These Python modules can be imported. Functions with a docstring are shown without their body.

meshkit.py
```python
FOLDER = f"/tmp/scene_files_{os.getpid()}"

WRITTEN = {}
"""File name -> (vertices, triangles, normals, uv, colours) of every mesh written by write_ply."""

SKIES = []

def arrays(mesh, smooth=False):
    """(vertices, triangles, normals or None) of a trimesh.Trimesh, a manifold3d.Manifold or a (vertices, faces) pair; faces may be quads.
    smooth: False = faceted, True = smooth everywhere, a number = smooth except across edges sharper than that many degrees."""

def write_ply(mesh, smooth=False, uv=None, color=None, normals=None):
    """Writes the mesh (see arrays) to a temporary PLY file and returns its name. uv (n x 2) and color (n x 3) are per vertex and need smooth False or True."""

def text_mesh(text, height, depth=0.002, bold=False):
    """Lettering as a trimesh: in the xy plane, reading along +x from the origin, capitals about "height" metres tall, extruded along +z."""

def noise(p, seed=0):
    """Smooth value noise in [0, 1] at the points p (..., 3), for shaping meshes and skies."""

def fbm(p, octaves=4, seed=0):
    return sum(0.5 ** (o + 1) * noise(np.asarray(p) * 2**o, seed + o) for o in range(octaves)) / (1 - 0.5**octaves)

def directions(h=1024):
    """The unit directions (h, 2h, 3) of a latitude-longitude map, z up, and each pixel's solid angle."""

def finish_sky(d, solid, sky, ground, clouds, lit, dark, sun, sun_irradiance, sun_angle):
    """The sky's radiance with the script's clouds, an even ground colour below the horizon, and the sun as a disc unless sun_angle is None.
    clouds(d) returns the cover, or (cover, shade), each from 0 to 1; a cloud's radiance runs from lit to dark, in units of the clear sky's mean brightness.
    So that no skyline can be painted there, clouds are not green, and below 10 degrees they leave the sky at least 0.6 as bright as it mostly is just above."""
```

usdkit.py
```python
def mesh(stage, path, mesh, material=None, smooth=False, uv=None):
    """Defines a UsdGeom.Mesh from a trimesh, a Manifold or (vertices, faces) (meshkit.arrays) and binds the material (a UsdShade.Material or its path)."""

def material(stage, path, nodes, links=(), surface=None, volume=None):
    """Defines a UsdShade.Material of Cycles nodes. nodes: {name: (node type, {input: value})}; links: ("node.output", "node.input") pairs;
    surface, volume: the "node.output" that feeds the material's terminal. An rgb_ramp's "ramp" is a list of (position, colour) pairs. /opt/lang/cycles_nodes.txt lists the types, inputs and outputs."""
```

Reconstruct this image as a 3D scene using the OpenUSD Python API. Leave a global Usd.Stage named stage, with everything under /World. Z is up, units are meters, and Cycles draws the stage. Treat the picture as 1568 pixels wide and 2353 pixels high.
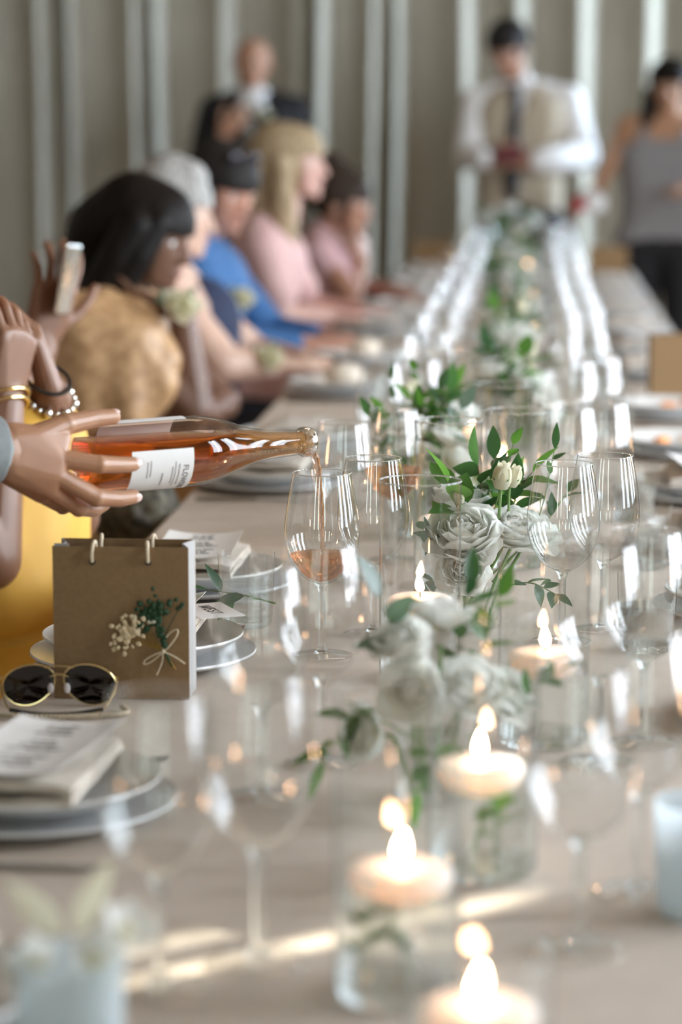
import math, random
import numpy as np
import trimesh
import manifold3d as m3
import meshkit, usdkit
from pxr import Usd, UsdGeom, UsdLux, UsdShade, Sdf, Gf

# ------------------------------------------------------------------ stage, camera, light
stage = Usd.Stage.CreateInMemory()
UsdGeom.SetStageUpAxis(stage, 'Z'); UsdGeom.SetStageMetersPerUnit(stage, 1.0)
UsdGeom.Xform.Define(stage, '/World'); UsdGeom.Scope.Define(stage, '/World/Looks')
EXPOSURE = -0.22
cam = UsdGeom.Camera.Define(stage, '/World/camera')
cam.CreateHorizontalApertureAttr(24.0); cam.CreateFocalLengthAttr(24.0 * 5900 / 1568)
cam.CreateFStopAttr(2.85); cam.CreateFocusDistanceAttr(3.12); cam.CreateExposureAttr(EXPOSURE)
cam.CreateClippingRangeAttr(Gf.Vec2f(0.05, 200))
RIGHT, UP, BACK = (0.99721757, 0.0745461, 0.0), (-0.01107653, 0.1481729, 0.98889944), (0.07371859, -0.9861479, 0.14858633)
UsdGeom.Xformable(cam).AddTransformOp().Set(Gf.Matrix4d(*RIGHT, 0, *UP, 0, *BACK, 0, 0, 0, 1.38, 1))

dome = UsdLux.DomeLight.Define(stage, '/World/sky_light')
dome.CreateIntensityAttr(0.5); dome.CreateColorAttr(Gf.Vec3f(0.72, 0.85, 1.0))
WINDOWS = [(1.85, .56, 9.0, 165.0), (2.85, .56, 9.0, 200.0), (3.95, .56, 9.0, 190.0), (4.76, .56, 9.0, 240.0), (6.5, .56, 9.0, 200.0), (8.3, .56, 8.0, 220.0), (12.55, .70, 58.0, 0.0)]   # (centre along the wall, width, radiance through the sheer, radiance of the open gap between its halves)
sun = UsdLux.DistantLight.Define(stage, '/World/sun')      # low sun; it gets in only through two gaps in a window's blind
sun.CreateIntensityAttr(190000.0); sun.CreateAngleAttr(0.45); sun.CreateColorAttr(Gf.Vec3f(1.0, 0.95, 0.80))
SZ = np.array([0.76236 * math.cos(math.radians(22)), 0.64716 * math.cos(math.radians(22)), math.sin(math.radians(22))]); SXv = np.cross([0, 0, 1.0], SZ); SXv /= np.linalg.norm(SXv); SYv = np.cross(SZ, SXv)
UsdGeom.Xformable(sun).AddTransformOp().Set(Gf.Matrix4d(*SXv, 0, *SYv, 0, *SZ, 0, 0, 0, 0, 1))
WINDOW_Y = [w[0] for w in WINDOWS]
WALL_R, WALL_L, FAR, NEAR, CEIL = 3.0, -4.2, 13.6, -3.2, 3.9
def rect_light(name, loc, rot, w, h, inten, col):
    l = UsdLux.RectLight.Define(stage, '/World/' + name)
    l.CreateWidthAttr(w); l.CreateHeightAttr(h); l.CreateIntensityAttr(inten); l.CreateColorAttr(Gf.Vec3f(*col))
    l.AddTranslateOp().Set(loc); l.AddRotateXYZOp().Set(rot)
for i, (wy, ww, wrad, gap) in enumerate(WINDOWS):   # daylight in each window opening of the right wall
    rect_light('daylight_%d' % (i + 1), (WALL_R + 0.02, wy, 1.95), (0, 90, 0), 2.2, ww, wrad, (0.74, 0.87, 1.0) if wy < 12 else (0.66, 0.82, 1.0))
    if gap: rect_light('daylight_gap_%d' % (i + 1), (WALL_R + 0.015, wy + .06, 1.95), (0, 90, 0), 2.0, .055, gap, (0.86, 0.93, 1.0))
NEAR_X = [-2.3, -.9, 1.3]
for i, wx in enumerate(NEAR_X):   # daylight from the garden through the narrow windows of the near wall
    rect_light('garden_daylight_%d' % (i + 1), (wx, NEAR - 0.02, 1.95), (90, 0, 0), .34, 2.2, 9.0, (0.84, 1.0, 0.92))
for i, (lx, ly) in enumerate([(-.3, 5.6), (-.3, 9.2)]):   # warm lamps under the ceiling
    rect_light('ceiling_lamp_%d' % (i + 1), (lx, ly, CEIL - 0.1), (0, 0, 0), 0.8, 0.8, 2.6, (1.0, 0.80, 0.60))

# ------------------------------------------------------------------ helpers
used = {}
def numbered(path):
    k = used.get(path, 0); used[path] = k + 1
    return path if k == 0 else '%s_%03d' % (path, k)
def setd(prim, label=None, cat=None, group=None, kind=None):
    for k, v in (('label', label), ('category', cat), ('group', group), ('kind', kind)):
        if v: prim.SetCustomDataByKey(k, v)
    return prim
def thing(name, label, cat, loc=(0, 0, 0), rz=0.0, group=None, kind=None):
    x = UsdGeom.Xform.Define(stage, numbered('/World/' + name))
    x.AddTranslateOp().Set(Gf.Vec3d(*map(float, loc))); x.AddRotateZOp().Set(float(rz))
    return setd(x.GetPrim(), label, cat, group, kind)
def part(parent, name, mesh, mat, smooth=40, label=None):
    p = numbered('%s/%s' % (parent.GetPath(), name))
    m = usdkit.mesh(stage, p, mesh, mat, smooth=smooth).GetPrim()
    if label: m.SetCustomDataByKey('label', label)
    return m
def solo(name, mesh, mat, label, cat, group=None, kind=None, smooth=40):
    m = usdkit.mesh(stage, numbered('/World/' + name), mesh, mat, smooth=smooth).GetPrim()
    return setd(m, label, cat, group, kind)
def dup(src, loc, rz, label, group=None, tilt=None, scale=None):
    was = src.GetCustomData()
    base = src.GetName()
    if base[-4:-3] == '_' and base[-3:].isdigit(): base = base[:-4]
    x = UsdGeom.Xform.Define(stage, numbered('/World/' + base))
    x.AddTranslateOp().Set(Gf.Vec3d(*map(float, loc))); x.AddRotateZOp().Set(float(rz))
    if tilt: x.AddRotateXOp().Set(float(tilt))
    if scale: x.AddScaleOp().Set(Gf.Vec3f(scale, scale, scale))
    p = x.GetPrim()
    p.GetReferences().AddInternalReference(src.GetPath()); p.SetInstanceable(True)
    return setd(p, label, was.get('category'), group)
ORD = 'first second third fourth fifth sixth seventh eighth ninth tenth eleventh twelfth thirteenth fourteenth fifteenth sixteenth seventeenth eighteenth'.split()

def box(x0, x1, y0, y1, z0, z1):
    m = trimesh.creation.box((x1 - x0, y1 - y0, z1 - z0)); m.apply_translation(((x0 + x1) / 2, (y0 + y1) / 2, (z0 + z1) / 2)); return m
def rbox(sx, sy, sz, r, c=(0, 0, 0), seg=8):
    """rounded box centred on c"""
    s = m3.Manifold.sphere(r, seg)
    pts = [s.translate([i * (sx / 2 - r), j * (sy / 2 - r), k * (sz / 2 - r)]) for i in (-1, 1) for j in (-1, 1) for k in (-1, 1)]
    return to_tm(m3.Manifold.batch_hull(pts).translate(list(c)))
def to_tm(m):
    me = m.to_mesh(); return trimesh.Trimesh(np.array(me.vert_properties[:, :3], float), np.array(me.tri_verts, int), process=True)
def cat(*ms):
    fl = []
    for m in ms: fl += list(m) if isinstance(m, (list, tuple)) else [m]
    return trimesh.util.concatenate(fl)
def lathe(profile, n=40, close=False):
    """surface of revolution of (r, z) points; an open sheet unless close"""
    pr = np.asarray(profile, float); k = len(pr); t = np.linspace(0, 2 * np.pi, n, endpoint=False)
    v = np.stack([np.outer(pr[:, 0], np.cos(t)), np.outer(pr[:, 0], np.sin(t)), np.repeat(pr[:, 1:2], n, 1)], -1).reshape(-1, 3)
    f = []
    rows = k if close else k - 1
    for i in range(rows):
        a, b = i * n, ((i + 1) % k) * n
        for j in range(n):
            j2 = (j + 1) % n
            f += [[a + j, a + j2, b + j2], [a + j, b + j2, b + j]]
    m = trimesh.Trimesh(v, f, process=False); m.merge_vertices(); m.update_faces(m.nondegenerate_faces()); return m
def spline(pts, n=8):
    p = np.asarray(pts, float)
    if len(p) < 3: return np.array([p[0] + (p[-1] - p[0]) * t for t in np.linspace(0, 1, n)])
    q = np.vstack([2 * p[0] - p[1], p, 2 * p[-1] - p[-2]]); out = []
    for i in range(1, len(q) - 2):
        for t in np.linspace(0, 1, n, endpoint=False):
            a, b, c, d = q[i - 1], q[i], q[i + 1], q[i + 2]
            out.append(0.5 * ((2 * b) + (c - a) * t + (2 * a - 5 * b + 4 * c - d) * t * t + (-a + 3 * b - 3 * c + d) * t ** 3))
    return np.array(out + [p[-1]])
def tube(pts, r, seg=8, cap=True):
    p = np.asarray(pts, float); n = len(p); r = np.broadcast_to(np.asarray(r, float), (n,))
    d = np.gradient(p, axis=0); d /= np.maximum(np.linalg.norm(d, axis=1, keepdims=True), 1e-9)
    u = np.cross(d[0], [0, 0, 1.0]); u = u if np.linalg.norm(u) > .1 else np.cross(d[0], [0, 1.0, 0]); u /= np.linalg.norm(u)
    V, F = [], []; t = np.linspace(0, 2 * np.pi, seg, endpoint=False)
    for i in range(n):
        u = u - d[i] * (u @ d[i]); u /= np.linalg.norm(u); w = np.cross(d[i], u)
        V += list(p[i] + r[i] * (np.outer(np.cos(t), u) + np.outer(np.sin(t), w)))
    for i in range(n - 1):
        for j in range(seg):
            a, b, c, e = i * seg + j, i * seg + (j + 1) % seg, (i + 1) * seg + j, (i + 1) * seg + (j + 1) % seg
            F += [[a, b, e], [a, e, c]]
    if cap:
        V += [p[0], p[-1]]; k = n * seg
        F += [[k, (j + 1) % seg, j] for j in range(seg)] + [[k + 1, (n - 1) * seg + j, (n - 1) * seg + (j + 1) % seg] for j in range(seg)]
    return trimesh.Trimesh(V, F, process=False)
def ball(c, r, sc=(1, 1, 1), sub=2):
    m = trimesh.creation.icosphere(sub, 1.0); m.vertices *= np.asarray(sc) * r; m.vertices += np.asarray(c); return m
def moved(m, loc=(0, 0, 0), rot=None):
    m = m.copy()
    if rot is not None: m.vertices = m.vertices @ np.asarray(rot).T
    m.vertices = m.vertices + np.asarray(loc); return m
def Rx(a): c, s = math.cos(a), math.sin(a); return np.array([[1, 0, 0], [0, c, -s], [0, s, c]])
def Ry(a): c, s = math.cos(a), math.sin(a); return np.array([[c, 0, s], [0, 1, 0], [-s, 0, c]])
def Rz(a): c, s = math.cos(a), math.sin(a); return np.array([[c, -s, 0], [s, c, 0], [0, 0, 1]])

# ------------------------------------------------------------------ materials
def mat(name, nodes, links=(), surface=None): return usdkit.material(stage, '/World/Looks/' + name, nodes, links, surface=surface)
def plain(name, col, rough=0.5, **k): return mat(name, {'p': ('principled_bsdf', dict(base_color=col, roughness=rough, **k))}, surface='p.BSDF')
def varied(name, c1, c2, scale=20.0, rough=0.6, bump=0.0, detail=3.0, stretch=(1, 1, 1), **k):
    """colour that drifts between two tones by noise, with a little relief"""
    nodes = {'g': ('texture_coordinate', {}), 'm': ('mapping', {'scale': stretch}), 'n': ('noise_texture', {'scale': scale, 'detail': detail}),
             'r': ('rgb_ramp', {'ramp': [(0.3, c1), (0.7, c2)]}), 'p': ('principled_bsdf', dict(roughness=rough, **k))}
    links = [('g.object', 'm.vector'), ('m.vector', 'n.vector'), ('n.fac', 'r.fac'), ('r.color', 'p.base_color')]
    if bump:
        nodes['b'] = ('bump', {'strength': 0.5, 'distance': bump}); links += [('n.fac', 'b.height'), ('b.normal', 'p.normal')]
    return mat(name, nodes, links, surface='p.BSDF')
def leafy(name, c1, c2, trans):
    return mat(name, {'o': ('geometry', {}), 'r': ('rgb_ramp', {'ramp': [(0, c1), (1, c2)]}), 'p': ('principled_bsdf', {'roughness': 0.35}),
                      't': ('translucent_bsdf', {'color': trans}), 'm': ('mix_closure', {'fac': 0.48})},
               [('o.random_per_island', 'r.fac'), ('r.color', 'p.base_color'), ('p.BSDF', 'm.closure1'), ('t.BSDF', 'm.closure2')], surface='m.closure')
def sheet_glass(name, tint=(0.985, 0.992, 0.99), edge=(0.36, 0.38, 0.39), split=0.12, e0=.74, e1=.96, base=.085):
    """thin blown glass: straight-through light with a Schlick reflection of both faces, darker where seen edge-on"""
    return mat(name, {'lw': ('layer_weight', {'blend': 0.5}), 'p5': ('math', {'math_type': 'power', 'value2': 3.4}),
                      'fr': ('math', {'math_type': 'multiply_add', 'value2': 0.55, 'value3': base}),
                      'tc': ('rgb_ramp', {'ramp': [(0, tint), (e0, tint), (e1, edge), (1, edge)]}),
                      't': ('transparent_bsdf', {}), 'rf': ('refraction_bsdf', {'IOR': 1.0, 'roughness': 0.0}), 'tm': ('mix_closure', {'fac': split}),
                      'g': ('glossy_bsdf', {'color': (1, 1, 1), 'roughness': 0.01}), 'm': ('mix_closure', {})},
               [('lw.facing', 'p5.value1'), ('p5.value', 'fr.value1'), ('lw.facing', 'tc.fac'), ('tc.color', 't.color'), ('tc.color', 'rf.color'),
                ('t.BSDF', 'tm.closure1'), ('rf.BSDF', 'tm.closure2'), ('fr.value', 'm.fac'), ('tm.closure', 'm.closure1'), ('g.BSDF', 'm.closure2')], surface='m.closure')
def solid_glass(name, col=(1, 1, 1), ior=1.5, clear=0.3, rough=0.0):
    return mat(name, {'g': ('glass_bsdf', {'color': col, 'IOR': ior, 'roughness': rough}), 't': ('transparent_bsdf', {'color': col}), 'm': ('mix_closure', {'fac': clear})},
               [('g.BSDF', 'm.closure1'), ('t.BSDF', 'm.closure2')], surface='m.closure')
M_GLASS = sheet_glass('glassware')
M_VASE = sheet_glass('cylinder_glass', (0.975, 0.985, 0.98), (0.38, 0.41, 0.42), .12, .66, .93)
M_STEM = solid_glass('stem_glass', (0.99, 1, 1), 1.5, 0.25)
M_WATER = solid_glass('water', (0.985, 0.995, 0.99), 1.33, 0.6)
M_ROSE = solid_glass('rose_wine', (1.0, 0.72, 0.50), 1.34, 0.35)
M_ROSE_DEEP = usdkit.material(stage, '/World/Looks/rose_wine_bottle', {'g': ('glass_bsdf', {'color': (1, 1, 1), 'IOR': 1.33, 'roughness': 0.0}), 't': ('transparent_bsdf', {'color': (1, 1, 1)}), 'm': ('mix_closure', {'fac': 0.3}),
    'v': ('absorption_volume', {'color': (0.985, 0.60, 0.03), 'density': 46.0})}, [('g.BSDF', 'm.closure1'), ('t.BSDF', 'm.closure2')], surface='m.closure', volume='v.volume')
M_STREAM = solid_glass('rose_stream', (1.0, 0.86, 0.78), 1.33, 0.2)
M_CLOTH = varied('table_linen', (0.60, 0.55, 0.49), (0.66, 0.61, 0.55), 60, 0.8, 0.0006)
M_CHINA = plain('white_china', (0.70, 0.69, 0.67), 0.18)
M_CHINA_GREY = plain('grey_stoneware', (0.58, 0.59, 0.60), 0.25)
M_NAPKIN = varied('napkin_linen', (0.56, 0.50, 0.43), (0.64, 0.58, 0.51), 90, 0.85, 0.0005)
M_PAPER = plain('menu_paper', (0.82, 0.80, 0.78), 0.7)
M_INK = plain('ink', (0.05, 0.05, 0.05), 0.6)
M_INK_PALE = plain('pale_ink', (0.45, 0.44, 0.43), 0.6)
M_STEEL = plain('cutlery_steel', (0.55, 0.53, 0.50), 0.22, metallic=1.0)
M_KRAFT = varied('kraft_paper', (0.235, 0.140, 0.062), (0.27, 0.165, 0.076), 180, 0.75, 0.0002)
M_KRAFT_SIDE = plain('kraft_cut_side', (0.34, 0.33, 0.32), 0.6)
M_CORD = varied('twine', (0.55, 0.44, 0.30), (0.70, 0.58, 0.42), 300, 0.8)
M_GOLD = plain('gold', (0.85, 0.66, 0.34), 0.2, metallic=1.0)
M_SILVER = plain('silver', (0.85, 0.82, 0.76), 0.15, metallic=1.0)
M_LENS = mat('sunglass_lens', {'t': ('transparent_bsdf', {'color': (0.10, 0.055, 0.032)}), 'g': ('glossy_bsdf', {'color': (1, 1, 1), 'roughness': 0.02}), 'm': ('mix_closure', {'fac': 0.05})},
             [('t.BSDF', 'm.closure1'), ('g.BSDF', 'm.closure2')], surface='m.closure')
M_BLACK = plain('black_plastic', (0.012, 0.011, 0.010), 0.35)
M_CHAIN = varied('braided_chain', (0.34, 0.27, 0.18), (0.50, 0.42, 0.30), 400, 0.6)
M_WAX = plain('candle_wax', (0.88, 0.74, 0.70), 0.45, subsurface_weight=0.6, subsurface_radius=(1.0, 0.55, 0.35), subsurface_scale=0.02)
M_WICK = plain('wick', (0.03, 0.025, 0.02), 0.9)
M_FLAME = mat('candle_flame', {'e': ('emission', {'color': (1.0, 0.54, 0.27), 'strength': 140.0})}, surface='e.emission')
M_LEAF = leafy('leaf_green', (0.030, 0.115, 0.022), (0.075, 0.19, 0.035), (0.16, 0.36, 0.05))
M_LEAF_DARK = leafy('leaf_dark', (0.020, 0.070, 0.030), (0.040, 0.110, 0.040), (0.08, 0.20, 0.05))
M_LEAF_GREY = leafy('leaf_grey_green', (0.10, 0.16, 0.13), (0.17, 0.24, 0.18), (0.20, 0.30, 0.18))
M_STALK = plain('stalk', (0.16, 0.27, 0.08), 0.5)
M_TWIG = plain('twig', (0.16, 0.07, 0.04), 0.6)
M_PETAL = leafy('white_petal', (0.88, 0.88, 0.85), (0.93, 0.93, 0.89), (0.93, 0.93, 0.88))
M_PETAL_C = leafy('cream_petal', (0.82, 0.79, 0.63), (0.88, 0.85, 0.71), (0.86, 0.82, 0.62))
M_WOOD = varied('chair_wood', (0.085, 0.045, 0.020), (0.15, 0.085, 0.035), 14, 0.4, stretch=(1, 1, 0.15))
M_WOOD_RED = varied('red_brown_wood', (0.06, 0.014, 0.010), (0.10, 0.025, 0.016), 14, 0.4)
M_RUSH = varied('rush_seat', (0.30, 0.19, 0.06), (0.42, 0.28, 0.10), 60, 0.8, 0.001, stretch=(1, 6, 1))

# ------------------------------------------------------------------ the room
def struct(name, mesh, m, smooth=False):
    return setd(usdkit.mesh(stage, '/World/' + name, mesh, m, smooth=smooth).GetPrim(), kind='structure')
M_FLOOR = varied('floor_timber', (0.20, 0.11, 0.05), (0.30, 0.175, 0.085), 6, 0.45, stretch=(6, 0.6, 1))
M_WALL = plain('wall_paint', (0.36, 0.30, 0.23), 0.8)
M_CEIL = plain('ceiling_boards', (0.24, 0.165, 0.10), 0.8)
M_FRAME = plain('window_frame_paint', (0.14, 0.13, 0.12), 0.5)
M_PANE = mat('window_pane', {'lw': ('layer_weight', {'blend': 0.5}), 'p5': ('math', {'math_type': 'power', 'value2': 5.0}), 'f': ('math', {'math_type': 'multiply_add', 'value2': 0.9, 'value3': 0.04}),
                             't': ('transparent_bsdf', {'color': (1, 1, 1)}), 'g': ('glossy_bsdf', {'color': (1, 1, 1), 'roughness': 0.0}), 'm': ('mix_closure', {})},
             [('lw.facing', 'p5.value1'), ('p5.value', 'f.value1'), ('f.value', 'm.fac'), ('t.BSDF', 'm.closure1'), ('g.BSDF', 'm.closure2')], surface='m.closure')
fl = setd(UsdGeom.Xform.Define(stage, '/World/floor').GetPrim(), kind='structure')
part(fl, 'subfloor', box(WALL_L - .1, WALL_R + .3, NEAR - .1, FAR + .1, -0.12, -0.021), M_FLOOR, False)
px = WALL_L; k = 0
while px < WALL_R:      # floor planks with open joints, laid along the room
    w = min(0.18, WALL_R - px)
    if w > .02: part(fl, 'plank', box(px + .001, px + w - .001, NEAR, FAR, -0.02, 0.0 - 0.0006 * (k % 3)), M_FLOOR, False)
    px += 0.18; k += 1
struct('ceiling', box(WALL_L - .1, WALL_R + .3, NEAR - .1, FAR + .1, CEIL, CEIL + .1), M_CEIL)
struct('wall_left', box(WALL_L - .1, WALL_L, NEAR - .1, FAR + .1, 0, CEIL), M_WALL)
struct('wall_back', box(WALL_L, WALL_R, FAR, FAR + .1, 0, CEIL), M_WALL)
ne = [WALL_L] + [e for wx in NEAR_X for e in (wx - .17, wx + .17)] + [WALL_R]
struct('wall_near', cat([box(WALL_L, WALL_R, NEAR - .1, NEAR, 0, .85), box(WALL_L, WALL_R, NEAR - .1, NEAR, 3.05, CEIL)] + [box(a, b, NEAR - .1, NEAR, .85, 3.05) for a, b in zip(ne[::2], ne[1::2])]), M_WALL)
for i, wx in enumerate(NEAR_X):
    w = setd(UsdGeom.Xform.Define(stage, '/World/window_%d' % (len(WINDOWS) + i + 1)).GetPrim(), kind='structure')
    part(w, 'window_frame', cat(box(wx - .17, wx - .14, NEAR - .09, NEAR - .04, .85, 3.05), box(wx + .14, wx + .17, NEAR - .09, NEAR - .04, .85, 3.05), box(wx - .17, wx + .17, NEAR - .09, NEAR - .04, .85, .89), box(wx - .17, wx + .17, NEAR - .09, NEAR - .04, 3.01, 3.05)), M_FRAME, False)
    part(w, 'pane', box(wx - .14, wx + .14, NEAR - .068, NEAR - .062, .89, 3.01), M_PANE, False)
struct('baseboard_left', box(WALL_L, WALL_L + .02, NEAR, FAR, 0, .12), M_FRAME)
wr = [box(WALL_R, WALL_R + .2, NEAR - .1, FAR + .1, 0, .85), box(WALL_R, WALL_R + .2, NEAR - .1, FAR + .1, 3.05, CEIL)]
edges = [NEAR - .1] + [e for wy, ww, _, _ in WINDOWS for e in (wy - ww / 2, wy + ww / 2)] + [FAR + .1]
for a, b in zip(edges[::2], edges[1::2]): wr.append(box(WALL_R, WALL_R + .2, a, b, .85, 3.05))
struct('wall_right', cat(wr), M_WALL)
for i, (wy, ww, _, _) in enumerate(WINDOWS):
    w = setd(UsdGeom.Xform.Define(stage, '/World/window_%d' % (i + 1)).GetPrim(), kind='structure')
    a, b = wy - ww / 2, wy + ww / 2; x0, x1 = WALL_R + .06, WALL_R + .12
    part(w, 'window_frame', cat(box(x0, x1, a, a + .03, .85, 3.05), box(x0, x1, b - .03, b, .85, 3.05), box(x0, x1, a, b, .85, .91), box(x0, x1, a, b, 2.99, 3.05)), M_FRAME, False)
    part(w, 'glazing_bar', box(x0, x1, a + .03, b - .03, 1.93, 1.97), M_FRAME, False)
    part(w, 'pane', box(x0 + .025, x0 + .031, a + .03, b - .03, .91, 1.93), M_PANE, False)
    part(w, 'pane', box(x0 + .025, x0 + .031, a + .03, b - .03, 1.97, 2.99), M_PANE, False)

M_BLIND = mat('blind_cloth', {'d': ('diffuse_bsdf', {'color': (.75, .75, .72)}), 't': ('translucent_bsdf', {'color': (.5, .5, .48)}), 'm': ('mix_closure', {'fac': .4})}, [('d.BSDF', 'm.closure1'), ('t.BSDF', 'm.closure2')], 'm.closure')
for i, (wy, ww, _, _) in enumerate(WINDOWS):
    a, b = wy - ww / 2, wy + ww / 2; q = lambda y0, y1, z0, z1: box(WALL_R + .048, WALL_R + .050, y0, y1, z0, z1)
    if i == 3: bl = cat(q(a, b, .85, 2.37), q(a, b, 2.57, 3.05), q(a, 4.635, 2.37, 2.57), q(4.668, 4.726, 2.37, 2.57), q(4.752, b, 2.37, 2.57), q(4.726, 4.752, 2.37, 2.43))
    else: bl = q(a, b, .85, 3.05)
    part(stage.GetPrimAtPath('/World/window_%d' % (i + 1)), 'blind', bl, M_BLIND, False)
# pleated curtain along the far wall: each pleat has a broad face and a return that faces the windows
rng = np.random.default_rng(5)
cx, xs, ys = WALL_L + .05, [], []
LIT = [(-2.57, -2.455), (-2.40, -2.305), (-2.07, -1.965), (-1.955, -1.865), (-1.57, -1.49), (-1.25, -1.16), (-1.115, -1.00), (-.82, -.735), (-.725, -.635), (-.385, -.25), (-.09, .02), (.225, .35), (.565, .70)]   # flanks of the pleats that face the windows
while LIT[0][0] > WALL_L + .3: w = rng.uniform(.12, .3); LIT.insert(0, (LIT[0][0] - w, LIT[0][0] - w + .09))
while LIT[-1][1] < WALL_R - .3: w = rng.uniform(.1, .25); LIT.append((LIT[-1][1] + w, LIT[-1][1] + w + .10))
xs.append(WALL_L + .05); ys.append(-.05)
for (a, b), nx_ in zip(LIT, LIT[1:] + [(LIT[-1][1] + .2, 0)]):
    d = (b - a) * rng.uniform(1.25, 1.6); g = nx_[0] - b
    for u, v in ((0, 1.0), (.12, .97), (.5, .50), (.85, .10), (1.0, .04)): xs.append(a + u * (b - a)); ys.append(-v * d)
    for u, v in ((.30, .03), (.55, .22), (.72, .60), (.86, .92)): xs.append(b + u * g); ys.append(-v * d)
xs, ys = np.array(xs), np.array(ys)
CURT_Y = 13.45
zz = np.linspace(0.02, CEIL - .06, 14)
V = np.array([[x + .008 * math.sin(2.1 * z + x * 3), CURT_Y + y * (.85 + .15 * math.cos(z + x)), z] for z in zz for x, y in zip(xs, ys)])
n = len(xs); F = []
for i in range(len(zz) - 1):
    for j in range(n - 1):
        a = i * n + j; F.append([a, a + 1, a + n + 1]); F.append([a, a + n + 1, a + n])
M_CURTAIN = varied('curtain_cloth', (0.435, 0.41, 0.335), (0.49, 0.465, 0.39), 3, 0.75)
cu = thing('curtain', 'tall grey-beige pleated curtain hanging along the whole far wall', 'curtain')
part(cu, 'cloth', trimesh.Trimesh(V, F, process=False), M_CURTAIN, 60)
part(cu, 'rail', tube([(WALL_L + .05, CURT_Y - .04, CEIL - .045), (WALL_R - .05, CURT_Y - .04, CEIL - .045)], .02), M_FRAME)

# ------------------------------------------------------------------ the three tables, end to end
TZ = 0.75
M_TABLE = varied('table_top', (0.535, 0.46, 0.39), (0.58, 0.505, 0.43), 30, 0.6, 0.0002)
M_LEG = plain('table_leg_metal', (0.10, 0.09, 0.08), 0.5)
def table(y0, y1, x0, x1, label):
    t = thing('banquet_table', label, 'table', ((x0 + x1) / 2, (y0 + y1) / 2, 0))
    sx, sy = x1 - x0, y1 - y0
    part(t, 'tabletop', rbox(sx, sy, .03, .012, (0, 0, TZ - .015), 12), M_TABLE, 40)
    for i in (-1, 1):
        for j in (-1, 1): part(t, 'leg', rbox(.06, .06, TZ - .03, .006, (i * (sx / 2 - .10), j * (sy / 2 - .2), (TZ - .03) / 2)), M_LEG)
    for j in (-1, 1): part(t, 'crossbar', box(-sx / 2 + .1, sx / 2 - .1, j * (sy / 2 - .2) - .02, j * (sy / 2 - .2) + .02, TZ - .10, TZ - .031), M_LEG, False)
    return t
table(1.25, 3.855, -.593, .44, 'pale table nearest the viewer, carrying the brown paper bag and nearest candles')
table(3.875, 7.22, -.597, .44, 'pale table in the middle of the row, in front of the guests')
table(7.27, 11.5, -.56, .44, 'pale table at the far end of the row, before the standing waiter')

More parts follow.
